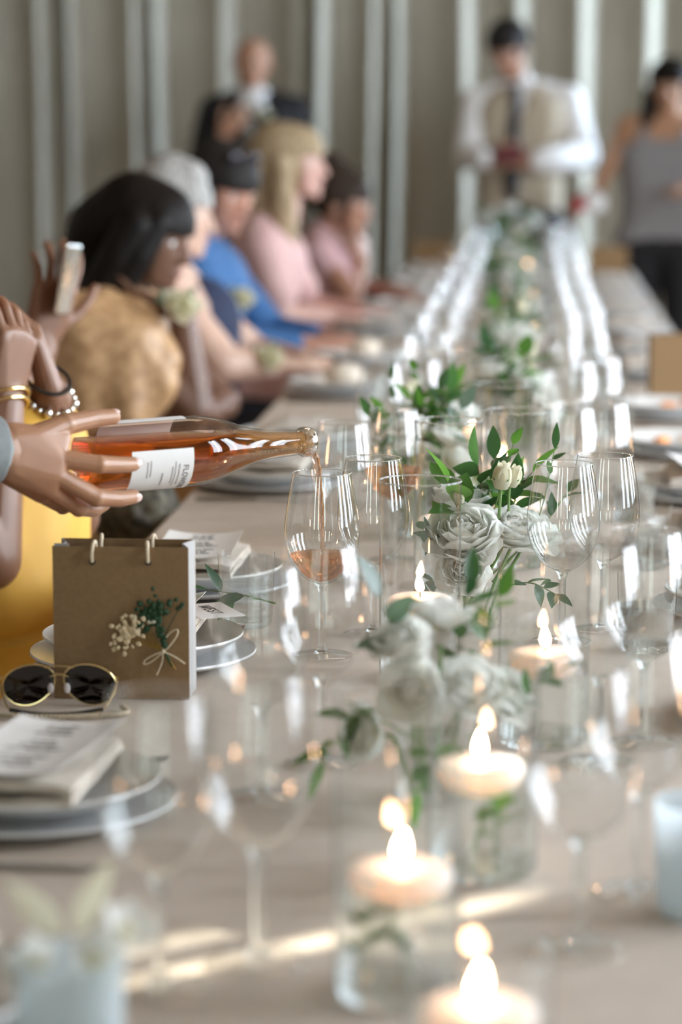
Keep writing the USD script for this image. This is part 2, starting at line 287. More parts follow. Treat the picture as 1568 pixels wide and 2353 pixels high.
# ------------------------------------------------------------------ glassware prototypes
def wine_glass(label, loc, group, fill=None):
    t = thing('wine_glass', label, 'wine glass', loc, 0, group)
    part(t, 'bowl', lathe([(.0035, .0895), (.010, .0905), (.020, .0955), (.030, .105), (.0385, .119), (.0435, .135), (.0452, .148), (.0445, .163), (.0420, .182), (.0385, .203), (.0345, .2222)], 40), M_GLASS, True)
    part(t, 'rim', lathe([(.0345 + .0008 * math.cos(a), .2226 + .0008 * math.sin(a)) for a in np.linspace(0, 2 * np.pi, 6, endpoint=False)], 40, True), M_STEM, True)
    part(t, 'stem', lathe([(0, .004), (.011, .0045), (.0065, .009), (.0045, .018), (.0040, .050), (.0042, .078), (.0065, .086), (.010, .0902), (0, .0910)], 20), M_STEM, True)
    part(t, 'foot', lathe([(.0375, .0008), (.037, .002), (.028, .0032), (.012, .0048), (.009, .006)], 40), M_GLASS, True)
    if fill:
        prof = [(0, .0925), (.009, .0928), (.019, .0975), (.0285, .107), (.037, .121), (.0418, .137)]
        z = .0905 + fill; keep = [p for p in prof if p[1] < z]
        rr = np.interp(z, [p[1] for p in prof], [p[0] for p in prof])
        part(t, 'rose_wine', lathe(keep + [(rr, z), (0, z)], 32), M_ROSE, 40)
    return t
M_FROST = mat('frosted_glass', {'d': ('diffuse_bsdf', {'color': (0.70, 0.78, 0.82)}), 't': ('translucent_bsdf', {'color': (0.78, 0.86, 0.90)}), 'm': ('mix_closure', {'fac': .5}), 'g': ('glossy_bsdf', {'roughness': .1}), 'm2': ('mix_closure', {'fac': .06})},
              [('d.BSDF', 'm.closure1'), ('t.BSDF', 'm.closure2'), ('m.closure', 'm2.closure1'), ('g.BSDF', 'm2.closure2')], 'm2.closure')
def tumbler(label, loc, group, level=.055, frosted=False):
    t = thing('water_tumbler', label, 'drinking glass', loc, 0, group)
    part(t, 'wall', lathe([(.030, .002), (.0325, .006), (.0345, .04), (.0365, .094)], 36), M_FROST if frosted else M_GLASS, True)
    part(t, 'base', lathe([(0, .0005), (.029, .0005), (.0312, .004), (.031, .010), (0, .009)], 36), M_STEM, 40)
    part(t, 'water', lathe([(0, .0105), (.0315, .0105), (.0335, .04), (np.interp(level, [.04, .094], [.0337, .0356]), level), (0, level)], 32), M_WATER, 40)
    return t
GL, GR = 'wine glasses in the row on the seated guests\' side', 'wine glasses in the row on the empty side'
GFL, GFR = 'far blurred wine glasses on the guests\' side', 'far blurred wine glasses on the empty side'
leftrows = [((-.268, 1.80), (-.203, 1.875)), ((-.251, 2.355), (-.205, 2.485)), ((-.248, 3.012), (-.195, 3.151)), ((-.261, 3.538), (-.200, 3.704)), ((-.262, 4.44), (-.197, 4.53)),
            ((-.262, 5.05), (-.200, 5.12)), ((-.258, 5.62), (-.196, 5.75)), ((-.262, 6.25), (-.200, 6.36))] + [((-.26, y), (-.198, y + .12)) for y in (6.85, 7.6, 8.2, 8.8, 9.4, 10.0, 10.6, 11.1)]
rightrows = [((.041, 1.92), (.092, 2.07)), ((.070, 2.510), (.118, 2.595)), ((.040, 3.120), (.092, 3.200)), ((.056, 3.745), (.107, 3.822)), ((.074, 4.51), (.12, 4.592)),
             ((.06, 5.1), (.115, 5.185)), ((.075, 5.78), (.125, 5.865)), ((.07, 6.3), (.125, 6.38))] + [((.065, y), (.122, y + .085)) for y in (6.9, 7.5, 8.1, 8.7, 9.3, 9.9, 10.5, 11.05)]
special = {(0, 0, 0): 'blurred wine glass nearest the viewer, beside the tumbler with white blossoms', (0, 0, 1): 'blurred wine glass between the nearest one and the front floating candle',
           (0, 1, 0): 'blurred empty wine glass just beside the brown paper bag', (0, 1, 1): 'blurred wine glass overlapping the stem of the glass being filled',
           (0, 2, 0): 'sharp wine glass being filled with rose from the tilted bottle', (0, 2, 1): 'sharp empty wine glass just behind the glass being filled',
           (0, 3, 0): 'empty wine glass right behind the bottle mouth', (0, 3, 1): 'wine glass holding rose behind the tall clear candle cylinder',
           (1, 2, 0): 'sharp wine glass in front of the green sprigs of the sharp bouquet', (1, 2, 1): 'sharp empty wine glass to the empty side of the sharp bouquet',
           (1, 0, 0): 'blurred wine glass nearest the viewer on the empty side, inner of its pair', (1, 0, 1): 'blurred wine glass nearest the viewer on the empty side, outer of its pair'}
protos = {}
for side, rows in ((0, leftrows), (1, rightrows)):
    for i, pair in enumerate(rows):
        for j, (x, y) in enumerate(pair):
            what = ('outer', 'inner')[j ^ side]
            sidename = ('guests\'', 'empty')[side]
            if i < 9:
                lab = special.get((side, i, j)) or 'empty wine glass, %s of the %s pair from the near end, %s side' % (what, ORD[i], sidename)
                grp = (GL, GR)[side]
            else:
                lab = ('small blurred wine glass far down the table on the guests\' side, past the ninth pair', 'small blurred wine glass far down the table on the empty side, past the ninth pair')[side]
                grp = (GFL, GFR)[side]
            fill = {(0, 2, 0): .034, (0, 3, 1): .046}.get((side, i, j))
            if fill: wine_glass(lab, (x, y, TZ + .0005), grp, fill)
            elif 'g' in protos: dup(protos['g'], (x, y, TZ + .0005), (37 * i + 11 * j) % 360, lab, grp)
            else: protos['g'] = wine_glass(lab, (x, y, TZ + .0005), grp)
TUM = [(-.298, 1.60, 'frosted pale tumbler at the near corner with white blossoms in it'), (-.36, 3.20, 'water tumbler beside the glass being filled, toward the guests'), (.142, 3.08, 'water tumbler with pinkish water on the empty side, level with the focus'),
       (.138, 2.02, 'frosted pale blue tumbler at the near edge of the empty side'), (.166, 3.674, 'water tumbler on the empty side, second behind the sharp glasses'), (.165, 4.12, 'water tumbler on the empty side, third behind the sharp glasses'),
       (.175, 5.3, 'water tumbler on the empty side near the first plate with food'), (-.345, 4.7, 'water tumbler on the guests\' side behind the bottle neck'), (-.34, 5.9, 'water tumbler on the guests\' side before the plate with a bread roll'),
       (.185, 5.95, 'water tumbler on the empty side in front of the larger brown bag'), (.18, 6.8, 'water tumbler on the empty side behind the larger brown bag'), (-.335, 7.5, 'water tumbler on the guests\' side of the far table, first in line')]
for i, (x, y, lab) in enumerate(TUM):
    if i == 0: tf = tumbler(lab, (x, y, TZ + .0005), 'frosted tumblers', .055, True)
    elif i == 3: dup(tf, (x, y, TZ + .0005), 30, lab, 'frosted tumblers')
    elif i == 1: tp = tumbler(lab, (x, y, TZ + .0005), 'water tumblers on the table')
    else: dup(tp, (x, y, TZ + .0005), 25 * i, lab, 'water tumblers on the table')

# candle cylinders with a floating candle
def candle_vase(h, loc, label, level=.080):
    t = thing('candle_cylinder', label, 'vase', loc, 0, 'clear glass cylinders holding floating candles')
    part(t, 'glass_wall', lathe([(.044, .003), (.0465, .006), (.0468, h)], 48), M_VASE, True)
    part(t, 'rim', lathe([(.0468 + .0011 * math.cos(a), h + .0011 * math.sin(a)) for a in np.linspace(0, 2 * np.pi, 6, endpoint=False)], 48, True), M_STEM, True)
    part(t, 'glass_base', lathe([(0, .0005), (.043, .0005), (.0455, .004), (.0455, .010), (0, .009)], 40), M_STEM, 40)
    part(t, 'water', lathe([(0, .0105), (.0450, .0105), (.0455, level), (0, level)], 40), M_WATER, 40)
    return t
def candle(loc, label, lean=0.0):
    t = thing('floating_candle', label, 'candle', loc, 0, 'pale floating candles burning in the glass cylinders')
    part(t, 'wax', lathe([(0, -.014), (.018, -.0135), (.030, -.008), (.0375, .001), (.0385, .008), (.036, .012), (.031, .014), (.012, .0130), (0, .0125)], 48), M_WAX, 50)
    part(t, 'wick', tube([(0, 0, .012), (.0003, 0, .018), (.001, 0, .023)], .0009, 6), M_WICK)
    fp = []
    for u in np.linspace(0, 1, 12):
        r = .0050 * math.sin(math.pi * min(1, u ** .62)) ** 0.8 * (1 - .25 * u) + .0003
        fp.append((r, 0.019 + u * .0205))
    f = lathe(fp, 16); f.vertices[:, 0] += (f.vertices[:, 2] - .019) * (.12 + lean)
    part(t, 'flame', f, M_FLAME, True)
    return t
CAND = [(-.030, 1.56, .115, 'nearest low glass cylinder, cut by the bottom of the view', 'nearest floating candle, cut by the bottom of the view'),
        (-.094, 1.81, .225, 'blurred tall glass cylinder holding the second floating candle from the near end', 'blurred second floating candle from the near end, round and pinkish'),
        (-.038, 2.13, .225, 'blurred glass cylinder with green stems in its water, third from the near end', 'third floating candle from the near end, above green stems'),
        (.015, 2.60, .225, 'glass cylinder among the blurred wine glasses on the empty side', 'orange-lit floating candle among the blurred wine glasses on the empty side'),
        (-.126, 2.90, .230, 'sharp clear glass cylinder in front of the large white ranunculus', 'floating candle in the sharp cylinder before the large white ranunculus'),
        (-.114, 3.51, .230, 'sharp tall glass cylinder standing behind the other sharp one', 'floating candle in the rear one of the two sharp cylinders'),
        (-.020, 3.68, .225, 'glass cylinder directly behind the sharp bouquet', 'floating candle directly behind the sharp bouquet'),
        (-.045, 4.06, .225, 'glass cylinder behind the sharp bouquet, second in depth', 'floating candle second in depth behind the sharp bouquet'),
        (-.108, 4.56, .225, 'glass cylinder with twin flames glowing beyond the sharp cylinders', 'floating candle glowing beyond the rims of the sharp cylinders'),
        (.000, 5.35, .225, 'glass cylinder beside the third bouquet, near the empty side', 'floating candle beside the third bouquet'),
        (-.095, 5.72, .225, 'glass cylinder beyond the third bouquet, toward the guests', 'floating candle beyond the third bouquet, toward the guests'),
        (.003, 6.60, .225, 'glass cylinder beside the bright green fourth bouquet', 'bright floating candle beside the green fourth bouquet'),
        (-.10, 7.15, .225, 'glass cylinder beyond the fourth bouquet', 'floating candle beyond the fourth bouquet'),
        (-.01, 8.0, .225, 'glass cylinder before the sixth bouquet', 'floating candle before the sixth bouquet'),
        (-.10, 8.7, .225, 'glass cylinder beside the sixth bouquet', 'floating candle beside the sixth bouquet'),
        (-.02, 9.7, .225, 'glass cylinder second from the far end', 'floating candle second from the far end'),
        (-.10, 10.5, .225, 'glass cylinder nearest the standing waiter', 'floating candle nearest the standing waiter')]
vp = {}
for i, (x, y, h, lv, lc) in enumerate(CAND):
    loc = (x, y, TZ + .0005)
    if h in vp: dup(vp[h], loc, 29 * i, lv, 'clear glass cylinders holding floating candles')
    else: vp[h] = candle_vase(h, loc, lv, .064 if i == 0 else .080)
    cl = (x + .003 * math.sin(i * 2.3), y + .003 * math.cos(i), TZ + (.067 if i == 0 else .083))
    if i == 0: cp = candle(cl, lc)
    else: dup(cp, cl, 40 * i, lc, 'pale floating candles burning in the glass cylinders')

# ------------------------------------------------------------------ flowers
def frame_to(d, up=(0, 0, 1)):
    d = np.asarray(d, float) / np.linalg.norm(d); u = np.asarray(up, float); u = u - d * (u @ d)
    if np.linalg.norm(u) < 1e-3: u = np.array([1., 0, 0]) - d * d[0]
    u /= np.linalg.norm(u); return np.stack([d, np.cross(u, d), u], 1)     # columns: along, across, up
def leaf_mesh(L, W, curl=.15, fold=.25, n=6):
    V, F = [], []
    for i in range(n + 1):
        u = i / n; w = W * .5 * math.sin(math.pi * u ** .75) ** .9 if 0 < i < n else (.0008 if i == 0 else .0003)
        z = -curl * L * u * u
        V += [[u * L, -w, z + fold * w], [u * L, 0, z], [u * L, w, z + fold * w]]
    for i in range(n):
        a, b = i * 3, i * 3 + 3
        for k in (0, 1): F += [[a + k, b + k, b + k + 1], [a + k, b + k + 1, a + k + 1]]
    return trimesh.Trimesh(V, F, process=False)
def petal_mesh(L, W, cup=.5, n=5, wav=0.0, seed=0):
    r = random.Random(seed); V, F = [], []; m = 5
    for i in range(n + 1):
        u = i / n; w = W * .5 * (math.sin(math.pi * (.12 + .80 * u)) ** .7)
        for j in range(m):
            t = -1 + 2 * j / (m - 1)
            x = L * u * (1 - .10 * t * t * u); y = w * t
            z = cup * L * (u * u) * .55 + cup * w * t * t * .8 + wav * L * u * math.sin(3 * t + r.random() * 6)
            V.append([x, y, z])
    for i in range(n):
        for j in range(m - 1):
            a = i * m + j; F += [[a, a + m, a + m + 1], [a, a + m + 1, a + 1]]
    return trimesh.Trimesh(V, F, process=False)
def ranunculus(t, c, R, axis, seed, mat_=None, count=44, name='ranunculus'):
    """petals in closing whorls around an axis; each petal a sub-part of its flower"""
    r = random.Random(seed); mat_ = mat_ or M_PETAL; A = frame_to(axis, (.3, .2, .1))
    R3 = np.stack([A[:, 1], A[:, 2], A[:, 0]], 1)        # local z = axis
    fl_ = part(t, name, moved(ball((0, 0, R * .08), R * .44, (1, 1, .8)), c, R3), M_PETAL_C, True)
    for k in range(count):
        u = k / (count - 1)                  # 0 outer .. 1 inner
        L = R * (1.08 - .55 * u) * r.uniform(.93, 1.07); ang = k * 2.399 + r.uniform(-.2, .2)
        tilt = math.radians(2 + 74 * u ** .8 + r.uniform(-7, 7))
        pm = petal_mesh(L, L * (1.22 - .15 * u), .5 + .35 * u, 5, .05, seed * 100 + k)
        pm = moved(pm, (R * .10 * (1 - u), 0, -R * .22 + R * .20 * u), Ry(-tilt))
        pm = moved(pm, c, R3 @ Rz(ang))
        part(fl_, 'petal', pm, mat_, True)
def rosebud(t, c, R, axis, seed):
    A = frame_to(axis, (.3, .2, .1)); R3 = np.stack([A[:, 1], A[:, 2], A[:, 0]], 1)
    b = part(t, 'rosebud', moved(lathe([(0, -R), (R * .5, -R * .85), (R * .72, -R * .3), (R * .66, R * .3), (R * .35, R * .9), (0, R)], 14), c, R3), M_PETAL_C, True)
    for k in range(5):
        pm = moved(petal_mesh(R * 1.9, R * 1.25, .28, 5), (0, 0, 0), Ry(-math.radians(84)))
        pm = moved(pm, (R * .50, 0, -R * .75)); part(b, 'petal', moved(pm, c, R3 @ Rz(k * 1.257 + seed)), M_PETAL_C, True)
    for k in range(4):
        pm = moved(leaf_mesh(R * 1.1, R * .4, .1), (0, 0, 0), Ry(-math.radians(70))); part(b, 'sepal', moved(moved(pm, (R * .35, 0, -R * .95)), c, R3 @ Rz(k * 1.57)), M_LEAF, True)
def sprig(t, pts, leaves, L, W, m, seed, stalk=None, r0=.0012, pairs=True):
    r = random.Random(seed); p = spline(pts, 6)
    s = part(t, 'sprig', tube(p, np.linspace(r0, r0 * .5, len(p)), 6), stalk or M_STALK)
    d = np.gradient(p, axis=0); n = len(p)
    for k in range(leaves):
        i = min(n - 1, int(n * (.30 + .70 * (k + .5) / leaves))); dd = d[i] / np.linalg.norm(d[i])
        side = 1 if k % 2 else -1; a = r.uniform(-.5, .5) + (k // 2) * 1.7
        A = frame_to(dd); lat = A[:, 1] * math.cos(a) + A[:, 2] * math.sin(a)
        ld = dd * r.uniform(.5, .9) + side * lat
        if k == leaves - 1: ld = dd + .15 * lat
        up = np.array([0, -.35, 1.0]) + np.array([r.uniform(-.5, .5), r.uniform(-.5, .5), 0])
        lm = leaf_mesh(L * r.uniform(.8, 1.15), W * r.uniform(.85, 1.15), r.uniform(.05, .3), r.uniform(.1, .35))
        part(s, 'leaf', moved(lm, p[i], frame_to(ld, up)), m, True)
def holder(t, r=.042, h=.075):
    part(t, 'glass_holder', lathe([(r * .9, .002), (r, .006), (r, h)], 32), M_GLASS, True)
    part(t, 'water', lathe([(0, .004), (r * .93, .004), (r * .95, h * .72), (0, h * .72)], 28), M_WATER, 40)
def arrangement_one(label, loc, rz=0):
    t = thing('flower_arrangement', label, 'flowers', loc, rz, 'white and green bouquets down the table')
    holder(t)
    for i, (c, R, ax) in enumerate([((-.004, -.035, .118), .053, (-.05, -.55, .85)), ((.056, -.005, .120), .044, (.15, -.45, .9)), ((.078, .045, .112), .040, (.5, -.3, .8)), ((-.012, .055, .150), .040, (0, .2, 1)), ((-.005, -.055, .085), .036, (0, -.9, .3))]):
        ranunculus(t, c, R, ax, 10 + i)
        part(t, 'stalk', tube(spline([(c[0] * .3, c[1] * .3, .01), (c[0] * .6, c[1] * .6, .06), np.array(c) - .02 * np.array(ax)], 5), .0022, 6), M_STALK)
    for i, (c, R, ax) in enumerate([((.042, -.015, .196), .017, (.1, -.1, 1)), ((-.012, -.03, .172), .010, (-.3, -.2, 1)), ((.056, .0, .194), .014, (.35, 0, 1))]):
        rosebud(t, c, R, ax, i)
        part(t, 'stalk', tube(spline([(.0, .0, .03), (c[0] * .8, c[1], .11), np.array(c) - R * np.array(ax)], 5), .0020, 6), M_STALK)
    sp = [([(0, 0, .06), (-.01, -.01, .14), (-.026, -.02, .190)], 7, .062, .030, M_LEAF, M_TWIG), ([(.01, .03, .06), (.02, .05, .13), (.010, .065, .20)], 9, .050, .024, M_LEAF_DARK, M_TWIG), ([(.02, .03, .06), (.05, .05, .12), (.060, .06, .175)], 9, .046, .022, M_LEAF_DARK, M_TWIG), ([(.01, .01, .06), (.03, .03, .14), (.055, .03, .232)], 7, .028, .013, M_LEAF, M_STALK),
          ([(.02, .02, .06), (.02, .06, .13), (.03, .09, .205)], 9, .050, .022, M_LEAF_DARK, M_TWIG), ([(0, .02, .05), (.03, .07, .13), (.08, .08, .19)], 9, .048, .022, M_LEAF, M_TWIG),
          ([(.03, 0, .06), (.085, .04, .13), (.108, .070, .222)], 9, .032, .011, M_LEAF_DARK, M_STALK), ([(.02, 0, .06), (.090, .05, .12), (.125, .080, .165)], 7, .030, .013, M_LEAF_DARK, M_STALK),
          ([(-.01, 0, .06), (-.04, -.03, .11), (-.055, -.055, .135)], 9, .024, .013, M_LEAF_GREY, M_STALK), ([(-.02, -.02, .05), (-.05, -.06, .07), (-.055, -.075, .035)], 7, .026, .014, M_LEAF_GREY, M_STALK),
          ([(.05, -.02, .06), (.08, -.06, .07), (.11, -.08, .06)], 7, .026, .014, M_LEAF_DARK, M_STALK)]
    for i, (p, n_, L, W, m, s) in enumerate(sp): sprig(t, p, n_, L, W, m, 40 + i, s)
    return t
def arrangement_two(label, loc, rz=0):
    t = thing('flower_arrangement', label, 'flowers', loc, rz, 'white and green bouquets down the table')
    holder(t, .040, .085)
    for i, (c, R, ax) in enumerate([((-.030, -.02, .150), .034, (-.3, -.4, .9)), ((-.018, -.045, .112), .036, (-.2, -.8, .5)), ((.030, -.03, .112), .036, (.2, -.6, .7)), ((.062, -.01, .100), .034, (.6, -.3, .6)), ((.004, .03, .165), .034, (0, .3, 1)), ((-.06, -.03, .07), .030, (-.7, -.6, .2))]):
        ranunculus(t, c, R, ax, 60 + i, M_PETAL, 28)
        part(t, 'stalk', tube(spline([(c[0] * .3, c[1] * .3, .01), (c[0] * .6, c[1] * .6, .06), np.array(c) - .02 * np.array(ax)], 5), .0022, 6), M_STALK)
    sp = [([(0, 0, .06), (-.03, -.01, .14), (-.05, -.03, .20)], 6, .045, .026, M_LEAF_GREY, M_STALK), ([(.01, .01, .06), (.04, .02, .13), (.060, .03, .19)], 7, .034, .018, M_LEAF, M_STALK),
          ([(-.02, 0, .06), (-.07, -.04, .09), (-.10, -.06, .05)], 8, .036, .017, M_LEAF, M_STALK), ([(.0, -.03, .05), (.0, -.07, .06), (-.01, -.09, .03)], 7, .034, .018, M_LEAF, M_STALK),
          ([(.03, 0, .06), (.08, -.01, .10), (.115, -.02, .13)], 8, .030, .013, M_LEAF_DARK, M_STALK), ([(0, .03, .06), (.02, .07, .13), (.03, .09, .19)], 8, .036, .016, M_LEAF_DARK, M_TWIG)]
    for i, (p, n_, L, W, m, s) in enumerate(sp): sprig(t, p, n_, L, W, m, 80 + i, s)
    return t
TT = TZ + .0005
fa = arrangement_one('sharp bouquet of white ranunculus, rosebuds and glossy green sprigs', (-.078, 3.20, TT))
fb = arrangement_two('blurred bouquet of white ranunculus and pale green leaves nearest the viewer', (-.088, 2.36, TT))
GA = 'white and green bouquets down the table'
for src, loc, rz, lab in [(fb, (-.165, 3.93, TT), 140, 'white flowers seen through the rear sharp cylinder'), (fa, (-.150, 4.25, TT), 200, 'bouquet whose bright green leaf tips rise behind the sharp cylinders'), (fa, (-.03, 5.00, TT), 75, 'third bouquet, greener, beyond the row of candles'),
                          (fa, (-.075, 6.25, TT), 25, 'fourth bouquet with bright green leaves and a candle beside it'), (fb, (-.05, 7.55, TT), 60, 'fifth bouquet, whitish and strongly blurred'), (fa, (-.07, 8.4, TT), 160, 'sixth bouquet, whitish green and strongly blurred'),
                          (fb, (-.05, 9.2, TT), 10, 'bouquet third from the far end, strongly blurred'), (fa, (-.06, 10.1, TT), 110, 'bouquet second from the far end, strongly blurred')]:
    dup(src, loc, rz, lab, GA)
# tall bouquet that closes the row at the far end
t = thing('flower_arrangement', 'tall pale bouquet at the far end, in front of the waiter', 'flowers', (-.10, 11.0, TT), 0, GA)
part(t, 'glass_vase', lathe([(.04, .002), (.045, .006), (.05, .16)], 28), M_GLASS, True)
for i, (c, R, ax) in enumerate([((-.09, -.02, .24), .05, (-.4, -.4, .8)), ((.04, -.03, .20), .05, (.2, -.6, .8)), ((.10, 0, .23), .045, (.5, -.2, .8)), ((-.03, -.04, .15), .045, (-.2, -.8, .5)), ((.0, .03, .27), .045, (0, .2, 1))]):
    ranunculus(t, c, R, ax, 110 + i, M_PETAL, 22)
    part(t, 'stalk', tube(spline([(c[0] * .2, c[1] * .2, .01), (c[0] * .5, c[1] * .5, .12), np.array(c) - .02 * np.array(ax)], 5), .0024, 6), M_STALK)
for i in range(7):
    a = i * .9; sprig(t, [(0, 0, .1), (.06 * math.cos(a), .04 * math.sin(a), .2), (.13 * math.cos(a), .07 * math.sin(a), .27 - .02 * (i % 3))], 8, .045, .022, M_LEAF if i % 2 else M_LEAF_GREY, 120 + i)
# sunken greenery in the third cylinder and blossoms in the near tumbler
t = thing('water_greenery', 'green leaf stems sunk in the water of the third cylinder', 'greenery', (-.038, 2.13, TZ + .012))
for i, p in enumerate([[(.01, 0, .002), (.012, -.012, .03), (.008, -.02, .058)], [(-.008, .005, .002), (.0, .008, .03), (.016, .006, .056)]]): sprig(t, p, 6, .024, .013, M_LEAF, 140 + i)
t = thing('water_greenery', 'dark green leaf stems sunk in the water of the second cylinder', 'greenery', (-.094, 1.81, TZ + .012))
for i, p in enumerate([[(-.02, 0, .002), (-.022, -.008, .03), (-.018, -.012, .056)], [(.008, .005, .002), (.0, .008, .03), (-.010, .006, .056)]]): sprig(t, p, 6, .024, .013, M_LEAF_DARK, 150 + i)
t = thing('blossom_sprig', 'white blossoms and cream petals standing in the nearest tumbler', 'flowers', (-.298, 1.60, TZ))
for i, (c, ax) in enumerate([((-.020, -.010, .088), (-.3, -.6, .6)), ((.018, -.008, .092), (.4, -.6, .6)), ((.036, .006, .108), (.5, -.4, .7))]):
    f_ = part(t, 'blossom', ball(c, .007), M_PETAL_C, True); A = frame_to(ax, (.3, .2, .1)); R3 = np.stack([A[:, 1], A[:, 2], A[:, 0]], 1)
    for k in range(5): part(f_, 'petal', moved(moved(petal_mesh(.021, .020, .3), (.003, 0, 0), Ry(-.35)), c, R3 @ Rz(k * 1.257)), M_PETAL, True)
    part(t, 'stalk', tube(spline([(0, 0, .012), (c[0] * .4, 0, .05), c], 5), .001, 6), M_STALK)
for c, d, L in [((-.004, 0, .108), (-.85, .1, .75), .052), ((.004, 0, .108), (.45, .1, .95), .056)]:
    part(t, 'cream_petal', moved(leaf_mesh(L, .019, .1, .2), c, frame_to(d, (0, -1, .4))), M_PETAL_C, True)

# ------------------------------------------------------------------ place settings
def plate(name, label, loc, m, r=.137, h=.022):
    t = thing(name, label, 'plate', loc, 0, 'plates of the place settings')
    part(t, 'dish', lathe([(0, .003), (r * .58, .003), (r * .66, .007), (r * .96, h - .002), (r, h), (r * 1.005, h - .0025), (r * .97, h - .006), (r * .66, .0015), (r * .60, 0), (0, 0)], 56), m, 50)
    return t
def slab(sx, sy, th, bend=0.0, noise_=.0, seed=0, nx=10, ny=10):
    """thin folded cloth or paper sheet with a slight sag"""
    g = trimesh.creation.box((1, 1, 1)); V = []; X = np.linspace(-.5, .5, nx); Yv = np.linspace(-.5, .5, ny)
    top = [[x * sx, y * sy, th / 2 + bend * (4 * x * x) + noise_ * (meshkit.noise(np.array([x * 5 + 9, y * 5 + 3, seed])) - .5)] for y in Yv for x in X]
    top = np.array(top); bot = top - [0, 0, th]; V = np.vstack([top, bot]); F = []; k = nx * ny
    for j in range(ny - 1):
        for i in range(nx - 1):
            a = j * nx + i; F += [[a, a + 1, a + nx + 1], [a, a + nx + 1, a + nx], [k + a, k + a + nx + 1, k + a + 1], [k + a, k + a + nx, k + a + nx + 1]]
    def strip(ids):
        for a, b in zip(ids[:-1], ids[1:]): F.extend([[a, k + a, k + b], [a, k + b, b]])
    strip([i for i in range(nx)]); strip([j * nx + nx - 1 for j in range(ny)]); strip([(ny - 1) * nx + i for i in range(nx - 1, -1, -1)]); strip([j * nx for j in range(ny - 1, -1, -1)])
    return trimesh.Trimesh(V, F, process=False)
def napkin(label, loc, rz):
    t = thing('napkin', label, 'napkin', loc, rz, 'folded linen napkins on the plates')
    part(t, 'lower_fold', moved(slab(.125, .215, .007, .003, .006, 1), (0, 0, .0055)), M_NAPKIN, 40)
    part(t, 'upper_fold', moved(slab(.120, .205, .007, -.005, .008, 2), (.001, .001, .0190)), M_NAPKIN, 40)
    return t
def menu(label, loc, rz):
    t = thing('menu_card', label, 'menu', loc, rz, 'printed menu cards on the napkins')
    part(t, 'card', slab(.105, .205, .0006, .006, 0, 3, 12, 4), M_PAPER, 40)
    r = random.Random(4); ln = []
    for i in range(11):
        y = .08 - i * .015; w = r.uniform(.025, .06)
        if i in (3, 7): continue
        for s in range(3):
            x0 = -w / 2 + s * w / 3; ln.append(box(x0, x0 + w / 3 - .002, y - .0016, y + .0016, .0013 + .006 * 4 * (x0 / .105) ** 2 - .0006, .0016 + .006 * 4 * ((x0 + .01) / .105) ** 2))
    part(t, 'printed_lines', cat(ln), M_INK_PALE, False).SetCustomDataByKey('kind', 'stuff')
    return t
def fork(label, loc, rz):
    t = thing('fork', label, 'fork', loc, rz, 'forks of the place settings')
    hd = tube(spline([(0, -.10, .003), (0, -.04, .004), (0, .03, .005), (0, .05, .004)], 5), np.interp(np.linspace(0, 1, 16), [0, .3, .8, 1], [.0055, .004, .0025, .006]), 8); hd.vertices[:, 2] = hd.vertices[:, 2] * .45 + .0012
    part(t, 'handle', hd, M_STEEL)
    for i in range(4): part(t, 'tine', tube(spline([((i - 1.5) * .0035, .045, .0028), ((i - 1.5) * .0058, .062, .002), ((i - 1.5) * .0058, .10, .006)], 4), .0011, 6), M_STEEL)
    return t
def knife(label, loc, rz):
    t = thing('knife', label, 'knife', loc, rz, 'knives of the place settings')
    hd = tube(spline([(0, -.11, .004), (0, -.05, .004), (0, -.005, .004)], 5), np.interp(np.linspace(0, 1, 11), [0, .2, 1], [.005, .006, .0045]), 8); hd.vertices[:, 2] = (hd.vertices[:, 2] - .004) * .6 + .0038
    part(t, 'handle', hd, M_STEEL)
    part(t, 'blade', trimesh.creation.extrude_polygon(__import__('shapely').Polygon([(-.004, -.008), (.006, -.008), (.0085, .04), (.007, .085), (-.002, .11), (-.004, .09)]), .0014, engine='earcut').apply_translation((0, 0, .0026)), M_STEEL, False)
    return t
LEFT_Y = [1.70, 2.29, 2.97, 3.45, 4.47, 5.02, 6.05, 6.80, 7.75, 8.45, 9.5, 10.05, 10.7]
RIGHT_Y = [2.10, 2.72, 3.32, 3.86, 4.38, 4.98, 5.62, 6.50, 7.15, 7.85, 8.60, 9.4, 10.2]
pro = {}
def place(kind, maker, src_args, loc, rz, lab, group):
    if kind in pro: return dup(pro[kind], loc, rz, lab, group)
    pro[kind] = maker(*src_args); return pro[kind]
